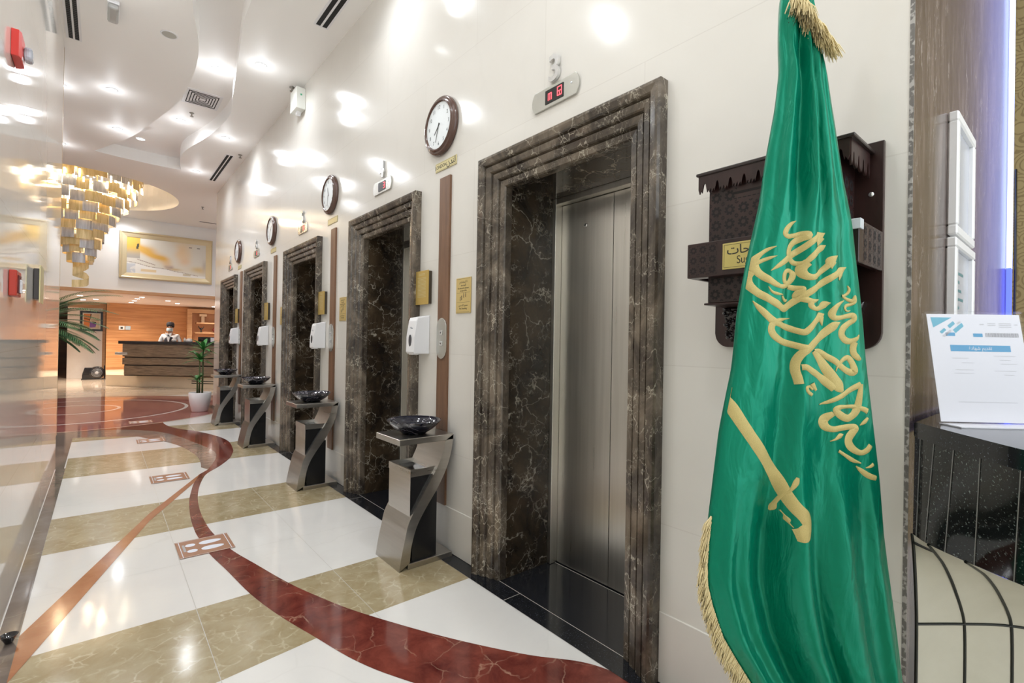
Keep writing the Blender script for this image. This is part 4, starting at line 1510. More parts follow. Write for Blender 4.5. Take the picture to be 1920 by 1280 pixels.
def flat2(q, pts, d=.0012):
    q.face([cp(x, z, d) for x, z in pts])
H = CHt
flat2(q, [(.016, H-.016), (.075, H-.016), (.020, H-.046)])
def para(q, x, z, w_, h_, a=38):
    c, s = math.cos(R(a)), math.sin(R(a))
    flat2(q, [(x, z), (x+w_*c, z+w_*s), (x+w_*c-h_*s*.2+.006, z+w_*s-h_), (x+.006, z-h_)])
for a in ((.060, H-.040, .022, .008), (.074, H-.052, .034, .010), (.036, H-.058, .018, .006)):
    para(q, *a)
q.obj('printed_shapes', BL2, pp)
q = MB()
for a in ((.085, H-.034, .012, .002), (.042, H-.070, .030, .004)):
    para(q, *a)
for x, z, w_ in ((.150, H-.034, .012), (.172, H-.031, .022), (.172, H-.036, .022), (.203, H-.031, .034), (.203, H-.036, .034), (.203, H-.041, .034), (.245, H-.034, .010)):
    flat2(q, [(x, z), (x+w_, z), (x+w_, z-.003), (x, z-.003)])
for z, x, w_ in ((.185, .06, .045), (.172, .085, .034), (.152, .065, .05), (.142, .06, .056), (.192, .175, .06), (.181, .19, .03), (.170, .19, .045), (.150, .17, .06), (.139, .195, .028), (.062, .06, .16)):
    flat2(q, [(x, z), (x+w_, z), (x+w_, z-.0016), (x, z-.0016)])
q.obj('printed_lines', GR2, pp)
q = MB()
rr = random.Random(11)
x = .162
while x < .252:
    w_ = rr.choice((.0009, .0016, .0024))
    flat2(q, [(x, H-.060), (x+w_, H-.060), (x+w_, H-.072), (x, H-.072)])
    x += w_+rr.choice((.0008, .0014))
q.obj('barcode', GR1, pp)
q = MB()
for x, z, w_, h_ in ((.052, H-.060, .026, .010), (.128, H-.062, .026, .010), (.060, H-.096, .165, .018)):
    flat2(q, [(x, z), (x+w_, z), (x+w_, z-h_), (x, z-h_)])
q.obj('banner', BL1, pp)
ang = math.atan2(LB, CHt)
Mp = Matrix.Rotation(PI/2-ang, 3, 'X')
p_ = cp(.1425, H-.105, .0014)
text('\uFE93\uFEA9\uFE8E\uFEEC\uFEB7 \uFEE2\uFEF3\uFEAA\uFED8\uFE97', .013, WHITEP, pp, p_, .0001, M=Mp)

# ---- frames on the dark marble, blue light beyond
def wframe(x0, x1, z0, z1, label, lines):
    T = thing('picture_frame', label, 'picture frame', ((x0+x1)/2, .3415, (z0+z1)/2), MBK, group='white frames on the dark marble')
    w2, h2 = (x1-x0)/2, (z1-z0)/2
    q = MB()
    bw = .035
    for a in ((-w2, w2, h2-bw, h2), (-w2, w2, -h2, -h2+bw), (-w2, -w2+bw, -h2+bw, h2-bw), (w2-bw, w2, -h2+bw, h2-bw)):
        q.box(*a, 0, .030, .005, 1)
    q.obj('frame', mat('frame white', (.85, .85, .85), .3), T)
    q = MB()
    q.box(-w2+bw, w2-bw, -h2+bw, h2-bw, 0, .014)
    pr = q.obj('picture', mat('frame sheet', (.50, .52, .58), .2), T)
    if lines:
        q = MB()
        for k in range(9):
            y = h2-.12-k*.032
            q.box(-w2+.08, -w2+.08+(.18, .10, .14)[k % 3], y, y+.010, .014, .0145)
        q.obj('printed_lines', mat('teal print', (.10, .22, .24), .5), pr)
wframe(2.31, 2.70, 1.815, 2.255, 'white framed sheet on the dark marble, the upper one', False)
wframe(2.30, 2.72, 1.30, 1.805, 'white framed printed sheet on the dark marble, the lower one behind the certificate', True)
T = thing('led_light_column', 'tall blue glowing led column at the far edge of the dark marble wall', 'light', (4.17, .328, 0))
q = MB()
q.box(-.035, .035, -.010, .010, 1.9, CEIL-.01)
q.obj('light_tube', mat('blue led', (.3, .4, 1), .5, emit=3.2, ecol=(.45, .55, 1)), T)
q = MB()
q.box(-.035, .035, -.010, .010, .0026, 1.9)
q.obj('lower_light_tube', mat('deep blue led', (.1, .15, 1), .5, emit=2.0, ecol=(.10, .14, 1)), T)
q = MB()
q.tube([(.03, -.02, 2.5), (.045, -.022, 1.9), (.03, -.02, 1.2), (.04, -.02, .3)], .006, 6)
q.obj('cable', BLACK, T)
area('blue_glow', (4.14, .26, 2.2), .1, 1.6, (.25, .32, 1), (R(90), 0, R(115)), 3.6)
# ================================================================== LOBBY
# ---- reception counter, angled
DD = Vector((.766, -.643, 0))           # along its front, towards the elevators
DN = Vector((.643, .766, 0))            # to its back
D0 = Vector((.44, 17.02, 0))
def dmat():
    return cols(tuple(DD), tuple(DN), (0, 0, 1))
K2 = thing('reception_desk', 'long reception desk of dark striped wood with a black top', 'desk', D0, dmat())
LEN = 3.6
q = MB()
q.box(-.09, LEN, -.04, .62, 1.205, 1.285, .008)
q.obj('desk_top', mat('desk top black', (.02, .018, .02), .12), K2)
for i, (z0, z1, x0) in enumerate(((.86, 1.203, 0), (.645, .825, 0), (.36, .61, .05))):
    q = MB()
    q.box(x0, LEN, .0, .55, z0, z1, .004, 1)
    q.obj('front_board', WOODDSK, K2)
q = MB()
q.box(.04, LEN, .03, .54, .335, 1.203)
q.obj('recess_panel', mat('desk dark recess', (.03, .018, .012), .5), K2)
q = MB()
q.box(-.20, .14, -.01, .35, .90, .975, .01)
q.obj('side_shelf', mat('pale steel', (.62, .60, .58), .25, .8), K2)
q = MB()
q.prism([(.115, 17.95), (.115, 20.68), (.75, 20.68), (.75, 17.60), (.826, 17.48), (3.35, 15.36), (3.35, 14.6), (2.62, 15.25), (.62, 17.42)], .31, 2, .003)
tag(q.obj('stone_platform', mat('cream platform stone', rough=.15, build=clouded((.66, .56, .42), (.74, .64, .50), 1.5))), 'low cream stone platform under the reception desk', 'platform')
q = MB()
for z in (.14, .20):
    q.box(1.93, 2.9, -.012, -.004, z, z+.018)
o = q.obj('vent_slots', BLACK)
tag(o, 'two dark horizontal slots in the cream platform below the desk', 'vent')
o.matrix_basis = Matrix.Translation(Vector((.62, 17.42, 0))) @ cols((.677, -.735, 0), (.735, .677, 0), (0, 0, 1)).to_4x4()
# things on the desk
def ondesk(x, y, z=1.2855):
    return D0+DD*x+DN*y+Vector((0, 0, z))
def dthing(name, label, cat, x, y, group=None):
    return thing(name, label, cat, ondesk(x, y), dmat(), group=group)
T = dthing('computer_monitor', 'black monitor seen from behind on the reception desk', 'monitor', 2.05, .38)
q = MB(); q.box(-.24, .24, 0, .03, .01, .14, .006); q.obj('screen_back', BLACK, T)
q = MB(); q.box(-.1, .1, -.05, .1, 0, .012); q.obj('foot', BLACK, T)
T = dthing('leaflet_stand', 'low dark leaflet stand with pale cards on the reception desk', 'stand', 2.55, .2)
q = MB(); q.box(-.3, .3, 0, .1, 0, .11, .004); q.obj('rack', BLACK, T)
for k in range(4):
    q = MB(); q.box(-.27+k*.15, -.17+k*.15, -.012, -.001, .01, .125-.01*(k % 2)); q.obj('card', PAPER, T)
for k, (x, y, lab) in enumerate(((1.32, .12, 'small white dispenser in front of the receptionist'), (1.75, .10, 'white rounded object on the desk right of the receptionist'), (1.60, .14, 'small white bottle on the desk beside the rounded object'))):
    q = MB()
    if k == 1:
        q.lathe([(0, .10), (.04, .092), (.075, .06), (.08, 0), (0, 0)], 20)
    elif k == 0:
        q.lathe([(0, 0), (.055, 0), (.06, .05), (.035, .08), (0, .085)], 16)
    else:
        q.lathe([(0, 0), (.03, 0), (.03, .08), (.012, .095), (.012, .115), (0, .115)], 14)
    tag(q.obj(('hand_gel_pump', 'desk_lamp_dome', 'bottle')[k], WHITEP, loc=ondesk(x, y)), lab, ('dispenser', 'ornament', 'bottle')[k])

# ---- receptionist
def skin(name, nodes, edges, m, parent, sub=2):
    me = bpy.data.meshes.new(name)
    me.from_pydata([n[0] for n in nodes], edges, [])
    me.materials.append(m)
    o = bpy.data.objects.new(name, me)
    COL.objects.link(o)
    o.parent = parent
    md = o.modifiers.new('skin', 'SKIN')
    md.use_smooth_shade = True
    for i, n in enumerate(nodes):
        r = n[1] if isinstance(n[1], tuple) else (n[1], n[1])
        me.skin_vertices[0].data[i].radius = r
    me.skin_vertices[0].data[0].use_root = True
    s = o.modifiers.new('sub', 'SUBSURF')
    s.levels = s.render_levels = sub
    return o
PT = thing('person', 'receptionist in white shirt, dark waistcoat, cap and face mask behind the desk', 'person', D0+DD*.63+DN*.96+Vector((0, 0, .003)))
PT.rotation_euler = (0, 0, R(-22))
PS = 1.03
SKIN = mat('skin', (.45, .25, .17), .5)
SHIRT = mat('white shirt', (.82, .83, .88), .6)
VEST = mat('charcoal waistcoat', (.045, .042, .06), .55)
def P3(*a):
    return tuple(v*PS for v in a)
nodes = [(P3(0, 0, .92), (.14, .10)), (P3(0, 0, 1.10), (.13, .095)), (P3(0, 0, 1.28), (.15, .10)), (P3(0, 0, 1.40), (.12, .085)), (P3(0, -.005, 1.48), .055), (P3(0, -.015, 1.545), .06), (P3(0, -.02, 1.62), (.078, .09)), (P3(0, -.01, 1.70), (.075, .088))]
edges = [(i, i+1) for i in range(7)]
for s in (-1, 1):
    b = len(nodes)
    nodes += [(P3(s*.17, 0, 1.40), .062), (P3(s*.235, .01, 1.30), .055), (P3(s*.275, .0, 1.12), .044), (P3(s*.26, -.08, .98), .036), (P3(s*.19, -.17, .97), .026), (P3(s*.165, -.22, .965), (.035, .018))]
    edges += [(3, b)] + [(b+k, b+k+1) for k in range(5)]
    w_ = b+5
    for k, (dx, ln) in enumerate(((-.027, .060), (-.009, .070), (.009, .066), (.026, .052))):
        c = len(nodes)
        nodes += [(P3(s*.165+dx, -.255, .96), .0095), (P3(s*.165+dx*1.05, -.255-ln*.6, .945), .0085), (P3(s*.165+dx*1.05, -.255-ln, .925), .007)]
        edges += [(w_, c), (c, c+1), (c+1, c+2)]
    c = len(nodes)
    nodes += [(P3(s*.165-s*.045, -.22, .955), .010), (P3(s*.165-s*.065, -.245, .945), .008)]
    edges += [(b+5, c), (c, c+1)]
    l = len(nodes)
    nodes += [(P3(s*.09, 0, .84), .085), (P3(s*.10, -.01, .48), .058), (P3(s*.10, .02, .09), .04), (P3(s*.105, -.10, .035), (.04, .03)), (P3(s*.107, -.17, .03), (.035, .022))]
    edges += [(0, l), (l, l+1), (l+1, l+2), (l+2, l+3), (l+3, l+4)]
body_ = skin('body', nodes, edges, SKIN, PT)
q = MB()   # shirt: torso and sleeves as its own shell
sn = [(P3(0, 0, .93), (.158, .118)), (P3(0, 0, 1.10), (.150, .112)), (P3(0, 0, 1.28), (.170, .118)), (P3(0, 0, 1.40), (.135, .10)), (P3(0, -.002, 1.46), .068)]
se = [(0, 1), (1, 2), (2, 3), (3, 4)]
for s in (-1, 1):
    b = len(sn)
    sn += [(P3(s*.17, 0, 1.40), .068), (P3(s*.225, .01, 1.30), .064), (P3(s*.262, .0, 1.12), .056), (P3(s*.262, -.08, .985), .050), (P3(s*.20, -.155, .972), .038)]
    se += [(3, b)] + [(b+k, b+k+1) for k in range(4)]
skin('shirt', sn, se, SHIRT, PT)
vn = [(P3(0, -.006, .90), (.172, .130)), (P3(0, -.006, 1.10), (.166, .130)), (P3(0, -.006, 1.28), (.186, .138)), (P3(0, -.004, 1.41), (.152, .122))]
skin('waistcoat', vn, [(0, 1), (1, 2), (2, 3)], VEST, PT)
q = MB()
q.prism([(-.055*PS, 1.45*PS), (.055*PS, 1.45*PS), (0, 1.17*PS)], .02, 1, -.162*PS, .004)
q.obj('shirt_front', SHIRT, PT)
for s in (-1, 1):
    q = MB()
    q.prism([(0, 1.45*PS), (s*.075*PS, 1.49*PS), (s*.065*PS, 1.40*PS), (s*.03*PS, 1.385*PS)], .015, 1, -.165*PS, .003)
    q.obj('collar', SHIRT, PT)
q = MB()
q.prism([(-.014, 1.44*PS), (.014, 1.44*PS), (.022, 1.40*PS), (-.022, 1.40*PS)], .016, 1, -.178*PS, .003)
q.obj('bow_tie', VEST, PT)
q = MB()   # mask
q.grid(lambda i, j: (.082*PS*math.sin(-1.25+2.5*i/12)*1.02, -.02*PS-.112*PS*math.cos(-1.25+2.5*i/12)-.012*math.sin(PI*j/6), (1.530+.085*j/6)*PS), 12, 6)
q.obj('face_mask', mat('face mask', (.62, .74, .80), .7), PT)
q = MB()   # cap
q.lathe([(.093*PS, 1.685*PS), (.096*PS, 1.70*PS), (.094*PS, 1.75*PS), (.07*PS, 1.785*PS), (0, 1.80*PS)], 24, (0, -.012, 0))
q.obj('cap', mat('dark cap', (.05, .045, .055), .6), PT)
for s in (-1, 1):
    q = MB()
    q.lathe([(0, -.006), (.011, -.003), (.011, .003), (0, .006)], 10, (s*.032*PS, -.108*PS, 1.655*PS), 1)
    q.obj('eye', mat('dark eye', (.02, .015, .012), .3), PT)
    q = MB()
    q.lathe([(0, -.01), (.018, -.004), (.02, .004), (0, .01)], 12, (s*.088*PS, -.01, 1.635*PS), 0)
    q.obj('ear', SKIN, PT)
q = MB()
q.lathe([(.07*PS, 1.63*PS), (.089*PS, 1.66*PS), (.09*PS, 1.70*PS)], 20, (0, .012, 0))
q.obj('hair', mat('black hair', (.015, .012, .01), .6), PT)
q = MB()
for s in (-1, 1):
    q.tube([P3(s*.09, 0, .93), P3(s*.10, -.01, .5), P3(s*.10, .02, .08)], [.105, .082, .068], 14)
q.obj('trousers', VEST, PT)

# ---- wood niche with shelves behind the desk
T = thing('wall_cabinet', 'honey wood niche with two shelves on the reception wall', 'cabinet', (2.3, 20.695, 0))
q = MB()
q.box(0, .14, -.22, 0, 1.22, 2.42)
q.box(.14, 1.05, -.22, 0, 2.28, 2.42)
q.obj('frame', WOODT, T)
q = MB()
q.box(.14, 1.05, -.03, 0, .95, 2.28)
q.obj('back_panel', mat('niche panel', (.50, .26, .14), .45), T)
for x, z in ((.26, 1.95), (.22, 1.60)):
    q = MB()
    q.box(x, 1.05, -.30, -.03, z-.045, z, .003, 1)
    q.obj('shelf', WOODT, T)
for i, (x, z, m, lab) in enumerate(((2.72, 1.601, BLACKG, 'small dark figurine on the lower wood shelf'), (3.15, 1.601, mat('maroon glaze', (.16, .03, .03), .2), 'round maroon ornament on the lower wood shelf'))):
    q = MB()
    if i == 0:
        q.lathe([(0, 0), (.045, 0), (.02, .03), (.02, .08), (.05, .12), (.02, .16), (0, .17)], 14)
        q.tube([(0, 0, .1), (.06, 0, .16), (.09, 0, .22)], [.02, .016, .008], 8)
        q.tube([(0, 0, .1), (-.06, 0, .16), (-.08, 0, .23)], [.02, .016, .008], 8)
    else:
        q.lathe([(0, 0), (.03, 0), (.08, .06), (.085, .11), (.05, .17), (.03, .18), (0, .18)], 18)
    tag(q.obj('ornament', m, loc=(x, 20.51, z)), lab, 'ornament', 'shelf ornaments')
q = MB()
q.box(0, .10, -.09, 0, 0, .30, .004)
q.box(-.06, .16, -.12, 0, .22, .30, .004)
tag(q.obj('book_box', mat('cream ornament', (.66, .50, .36), .5), loc=(2.72, 20.6, 1.951)), 'pale block ornament on the upper wood shelf', 'ornament', 'shelf ornaments')

# ---- plates on wood wall
q = MB(); q.box(0, .15, -.015, 0, 0, .13, .003, 1)
T = q.obj('switch_plate', WHITEP, loc=(.43, 20.699, 1.625))
tag(T, 'white square plate with a dark symbol on the wood wall', 'switch')
q = MB(); q.box(.045, .105, -.018, -.0151, .035, .095); q.obj('symbol', INK, T)
q = MB(); q.box(0, .14, -.015, 0, 0, .13, .003, 1)
tag(q.obj('switch_plate', STEELH2, loc=(.60, 20.699, 1.625)), 'grey metal plate beside the white square plate on the wood wall', 'switch')

# ---- abstract framed picture on the pier
T = thing('framed_picture', 'black framed abstract picture in orange and purple on the pale pier', 'picture', (-.262, 21.598, 1.90), MBK)
q = MB()
for a in ((-.29, .29, .27, .33), (-.29, .29, -.33, -.27), (-.29, -.23, -.27, .27), (.23, .29, -.27, .27)):
    q.box(*a, 0, .04, .004, 1)
q.obj('frame', BLACK, T)
q = MB()
cm = [mat('abs cream', (.70, .60, .48), .6), mat('abs orange', (.75, .25, .08), .6), mat('abs black', (.02, .02, .02), .6), mat('abs purple', (.25, .12, .45), .6), mat('abs mount', (.80, .78, .74), .6)]
q.mi = 4; q.box(-.23, .23, -.27, .27, 0, .010)
q.mi = 0; q.face([(-.20, -.24, .0105), (.20, -.24, .0105), (.20, .24, .0105), (-.20, .24, .0105)])
q.mi = 1; q.face([(-.20, -.24, .011), (-.06, -.24, .011), (-.02, .24, .011), (-.20, .24, .011)])
q.mi = 2
for p in ([(-.03, .24), (.0, .24), (-.05, -.02), (-.06, -.1)], [(-.2, .08), (-.05, .04), (-.05, .06), (-.2, .10)], [(-.02, .03), (.20, .03), (.20, .045), (-.02, .045)], [(.01, -.01), (.12, -.03), (.09, -.10), (.04, -.09)]):
    q.face([(x, y, .0115) for x, y in p])
q.mi = 3; q.face([(-.04, -.01, .0112), (.13, -.05, .0112), (.10, -.20, .0112), (-.05, -.22, .0112)])
q.obj('picture', cm, T, fix=False)

# ---- floor dryer
T = thing('carpet_dryer', 'black drum shaped floor dryer fan in front of the pale pier', 'fan', (-.16, 20.9, .0026))
q = MB()
q.lathe([(0, -.17), (.17, -.17), (.20, -.15), (.20, .15), (.17, .17), (0, .17)], 32, (.06, 0, .215), 1)
q.obj('drum', BLACKG, T)
q = MB()
q.box(-.30, .02, -.16, .16, .02, .16, .02)
q.prism([(-.30, .16), (.0, .16), (.04, .38), (-.24, .38)], .32, 1, -.16, .01)
q.obj('nozzle', BLACKG, T)
q = MB()
q.lathe([(0, -.176), (.045, -.176), (.05, -.171)], 20, (.06, 0, .215), 1)
q.obj('hub', mat('grey hub', (.4, .4, .42), .4), T)
for r in (.07, .10, .13):
    q = MB()
    q.tube([(.06+r*math.cos(a), -.174, .215+r*math.sin(a)) for a in [2*PI*k/28 for k in range(29)]], .004, 5, False)
    q.obj('grille_ring', mat('grey hub', (.4, .4, .42), .4), T)
q = MB(); q.box(-.32, .28, -.17, .17, 0, .022, .006); q.obj('foot', BLACK, T)
q = MB()
q.box(-.02, .02, -.02, .02, 0, .42, .004)
tag(q.obj('post', BLACK, loc=(.10, 21.40, .0026)), 'short black post beside the dryer at the foot of the pier', 'post')

# ---- big painting
PTG = thing('painting', 'large abstract painting in ochre and cream with a pale gold frame', 'painting', (1.31, 15.749, 3.478), MBK)
PW, PH = 1.0, .60
q = MB()
prof = [(0, 0), (0, .06), (.03, .075), (.06, .05), (.145, .022), (.15, 0)]
cs = [(-1, -1), (1, -1), (1, 1), (-1, 1)]
rings = [[q.bm.verts.new((sx*(PW-o), sy*(PH-o), h)) for sx, sy in cs] for o, h in prof]
for a, b in zip(rings, rings[1:]):
    for k in range(4):
        q.bm.faces.new((a[k], a[(k+1) % 4], b[(k+1) % 4], b[k]))
q.obj('frame', mat('pale gold frame', (.66, .56, .36), .4, .25), PTG)
NXp, NYp = 150, 84
me = bpy.data.meshes.new('canvas')
vs, fs = [], []
for j in range(NYp+1):
    for i in range(NXp+1):
        vs.append((-.855+1.71*i/NXp, -.455+.91*j/NYp, .015))
for j in range(NYp):
    for i in range(NXp):
        a = j*(NXp+1)+i
        fs.append((a, a+1, a+NXp+2, a+NXp+1))
me.from_pydata(vs, [], fs)
ca = me.color_attributes.new('paint', 'FLOAT_COLOR', 'POINT')
def sst(a, b, x):
    t = max(0, min(1, (x-a)/(b-a)))
    return t*t*(3-2*t)
def paint(u, v):
    "u 0..1 left to right, v 0..1 bottom to top"
    n1 = noise.noise(Vector((u*5, v*4, 0)))
    n2 = noise.noise(Vector((u*16, v*11, 3)))
    def over(c, d, k):
        return tuple(a*(1-k)+b*k for a, b in zip(c, d))
    c = (.76, .73, .66)
    c = over(c, (.62, .62, .58), sst(.4, 1, u)*.4)
    ln = .88-.95*u                     # ochre cloud runs down to the right
    k = math.exp(-((v-ln+n1*.10)/.13)**2)*(1-sst(.42, .60, u))
    c = over(c, (.72, .42, .09), min(1, k*1.1))
    if u < .155 and v > .42:
        c = over((.74, .46, .08), (.45, .42, .38), sst(.75, .45, v))
    c = over(c, (.80, .55, .28), .7*math.exp(-((u-.70+n1*.08)/.09)**2-((v-.72)/.35)**2))
    c = over(c, (.78, .50, .30), .45*math.exp(-((u-.72)/.07)**2-((v-.45)/.10)**2))
    c = over(c, (.42, .30, .27), .9*math.exp(-((u-.53+n2*.03)/.06)**2-((v-.24)/.06)**2))
    c = over(c, (.60, .46, .24), .9*math.exp(-((u-.60)/.08)**2-((v-.20)/.035)**2))
    c = over(c, (.66, .50, .22), .9*math.exp(-((u-.90)/.10)**2-((v-.24+n1*.05)/.09)**2))
    c = over(c, (.40, .34, .30), .5*math.exp(-((u-.98)/.03)**2-((v-.38)/.16)**2))
    base = .40-.25*u+.03*n1
    if v < base-.10:
        c = over(c, (.86, .85, .83), .92)
    if abs(v-(base-.10)) < .008 and u < .9:
        c = (.40, .34, .30)
    if abs(v-(.40-.55*(u-.12))) < .010 and .12 < u < .34:
        c = (.35, .27, .24)
    if .17 < u < .36 and .06 < v < .14:
        c = over(c, (.72, .52, .24), .75)
    if .70 < u < .80 and .04 < v < .10:
        c = over(c, (.50, .42, .26), .7)
    if v < .27 and u < .10:
        c = over(c, (.45, .50, .60), .6 if n2 > -.1 else .2)
    if .112 < u < .145 and abs(v-.76) < .08 and abs(u-.128-(v-.76)*.12) < .014:
        c = (.06, .06, .04)
    if abs(v-.885) < .012 and (.77 < u < .81 or .88 < u < .92):
        c = (.15, .13, .12)
    return c
for k, v in enumerate(me.vertices):
    c = paint((v.co.x+.855)/1.71, (v.co.y+.455)/.91)
    ca.data[k].color = (*c, 1)
def pcol(nt, b):
    a = nt.nodes.new('ShaderNodeVertexColor')
    a.layer_name = 'paint'
    nt.links.new(a.outputs[0], b.inputs['Base Color'])
me.materials.append(mat('painted canvas', rough=.6, build=pcol))
o = bpy.data.objects.new('canvas', me)
COL.objects.link(o)
o.parent = PTG

# ---- chandelier
CX, CY = -.36, 13.35
CHD = thing('chandelier', 'huge stepped chandelier of curved gold and silver plates under the dome', 'chandelier', (CX, CY, 2.4))
PG = mat('gold plate', rough=.38, metal=.35, build=grain((.50, .36, .14), (.80, .64, .36), 30, (1, 1, .1)))
PSV = mat('silver plate', rough=.4, metal=.4, build=grain((.34, .34, .36), (.60, .60, .62), 30, (1, 1, .1)))
tiers = [(2.36, .98), (2.17, .96), (1.96, .90), (1.75, .76), (1.57, .66), (1.40, .56), (1.23, .45), (1.06, .38), (.90, .33), (.75, .27), (.60, .22)]
rr = random.Random(21)
def plate_mb(r, z, a0, da, h, q=None):
    q = q or MB()
    n = 5
    for s in range(n):
        a, b = a0+da*s/n, a0+da*(s+1)/n
        q.face([(r*math.cos(a), r*math.sin(a), z-h/2), (r*math.cos(b), r*math.sin(b), z-h/2), (r*math.cos(b), r*math.sin(b), z+h/2), (r*math.cos(a), r*math.sin(a), z+h/2)])
    return q
rest = [MB(), MB()]
count = 0
for ti, (z, r) in enumerate(tiers):
    n = max(6, int(2*PI*r/.24))
    for k in range(n):
        a = 2*PI*(k+.5*(ti % 2))/n+rr.uniform(-.05, .05)
        da = 2*PI/n*rr.uniform(.85, 1.15)
        rad = r*rr.uniform(.93, 1.04)
        zz = z+rr.uniform(-.04, .04)
        gold = rr.random() < .62
        mid = a+da/2
        if math.sin(mid) < .25 and math.cos(mid) > -.75 and count < 96:
            q = plate_mb(rad, zz, a, da, .20)
            o = q.obj('shade_plate', PG if gold else PSV, CHD, fix=False)
            md = o.modifiers.new('thick', 'SOLIDIFY')
            md.thickness = .006
            count += 1
        else:
            plate_mb(rad, zz, a, da, .20, rest[0 if gold else 1])
for q, m in ((rest[0], PG), (rest[1], PSV)):
    o = q.obj('rear_shade_plates', m, CHD, fix=False)
    o['kind'] = 'stuff'
    md = o.modifiers.new('thick', 'SOLIDIFY')
    md.thickness = .006
q = MB()   # the twisted ribbon at the bottom
P_ = [(-.10, .50, -.02), (.12, .44, .03), (-.12, .30, .0), (.10, .22, -.03), (-.02, .06, .02), (-.13, .03, 0)]
rib = cat_rom([(x, y, z) for x, z, y in [(-.11, .44, 0), (.13, .48, .05), (.0, .36, .0), (-.11, .30, -.03), (.10, .22, .03), (.11, .10, .0), (-.12, .06, -.03)]], 4)
for a, b in zip(rib, rib[1:]):
    q.face([(a[0], a[1], a[2]-.075), (b[0], b[1], b[2]-.075), (b[0], b[1], b[2]+.075), (a[0], a[1], a[2]+.075)])
o = q.obj('bottom_ribbon', PG, CHD, fix=False)
o.modifiers.new('thick', 'SOLIDIFY').thickness = .008
q = MB()
for z, r in ((2.52, .3), (2.05, .5), (1.6, .4), (1.2, .25)):
    q.tube([(r*math.cos(a), r*math.sin(a), z) for a in [2*PI*k/32 for k in range(33)]], .01, 6, False)
for k in range(4):
    q.tube([(.25*math.cos(k*PI/2), .25*math.sin(k*PI/2), 2.62), (.2*math.cos(k*PI/2), .2*math.sin(k*PI/2), .55)], .008, 6)
q.obj('inner_frame', GOLD, CHD)
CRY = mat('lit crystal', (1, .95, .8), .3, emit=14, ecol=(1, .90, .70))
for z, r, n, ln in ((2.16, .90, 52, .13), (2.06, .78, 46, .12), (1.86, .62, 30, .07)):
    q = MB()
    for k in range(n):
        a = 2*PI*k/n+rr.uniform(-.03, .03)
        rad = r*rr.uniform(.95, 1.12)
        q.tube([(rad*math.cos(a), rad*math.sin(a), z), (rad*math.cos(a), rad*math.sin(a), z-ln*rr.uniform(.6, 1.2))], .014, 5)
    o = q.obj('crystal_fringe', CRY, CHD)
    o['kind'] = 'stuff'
for k in range(6):
    l = bpy.data.lights.new('chandelier_bulb', 'POINT')
    l.energy = 24
    l.color = (1, .74, .46)
    l.shadow_soft_size = .05
    o = bpy.data.objects.new('chandelier_bulb', l)
    a = 2*PI*k/6
    o.location = (CX+.45*math.cos(a), CY+.45*math.sin(a), 4.48)
    COL.objects.link(o)
for k in range(3):
    l = bpy.data.lights.new('chandelier_bulb', 'POINT')
    l.energy = 8
    l.color = (1, .66, .34)
    l.shadow_soft_size = .03
    o = bpy.data.objects.new('chandelier_bulb', l)
    o.location = (CX, CY, 4.1-.4*k)
    COL.objects.link(o)

# ---- potted dracaena
def leaf(q, base, d, ln, wd, droop, n=6):
    d = Vector(d).normalized()
    side = d.cross(Vector((0, 0, 1)))
    if side.length < .1:
        side = Vector((1, 0, 0))
    side.normalize()
    p = Vector(base)
    prev = None
    for k in range(n+1):
        t = k/n
        w_ = wd*math.sin(PI*min(1, t*.9+.1))**.8*(1-.2*t)
        a, b, c = p-side*w_/2, p+Vector((0, 0, -w_*.15)), p+side*w_/2
        row = [q.bm.verts.new(v) for v in (a, b, c)]
        if prev:
            for m_ in range(2):
                f = q.bm.faces.new((prev[m_], prev[m_+1], row[m_+1], row[m_]))
                f.smooth = True
        prev = row
        d = (d+Vector((0, 0, -droop/n))).normalized()
        p = p+d*ln/n
T = thing('potted_dracaena', 'small green cane plant in a white pot beside the last steel stand', 'plant', (1.455, 10.95, .0026))
q = MB()
q.lathe([(0, 0), (.125, 0), (.135, .01), (.175, .20), (.19, .355), (.18, .365), (.172, .35), (.16, .33), (0, .33)], 36)
q.obj('pot', mat('white pot', (.82, .80, .80), .3), T)
q = MB(); q.lathe([(0, .338), (.165, .336)], 20); q.obj('soil', mat('soil', (.05, .03, .02), .9), T)
for (x, y, h, top) in ((-.045, 0, .62, .62), (-.01, .02, 1.0, .97), (.035, 0, 1.20, 1.22)):
    q = MB()
    q.tube([(x, y, .33), (x*1.05, y, (h+.33)/2), (x*1.15, y, h)], [.016, .014, .011], 8)
    q.obj('cane', STEM, T)
    nl = 16 if h > .7 else 9
    for k in range(nl):
        a = 2.4*k+h
        el = 1.5-1.5*(k/nl)
        q = MB()
        leaf(q, (x*1.15, y, h-.05+.06*(1-k/nl)), (math.cos(a), math.sin(a), el+.15), (.31 if h > .7 else .2)*rr.uniform(.85, 1.15), .075, .95)
        q.obj('leaf', LEAF, T, fix=False)
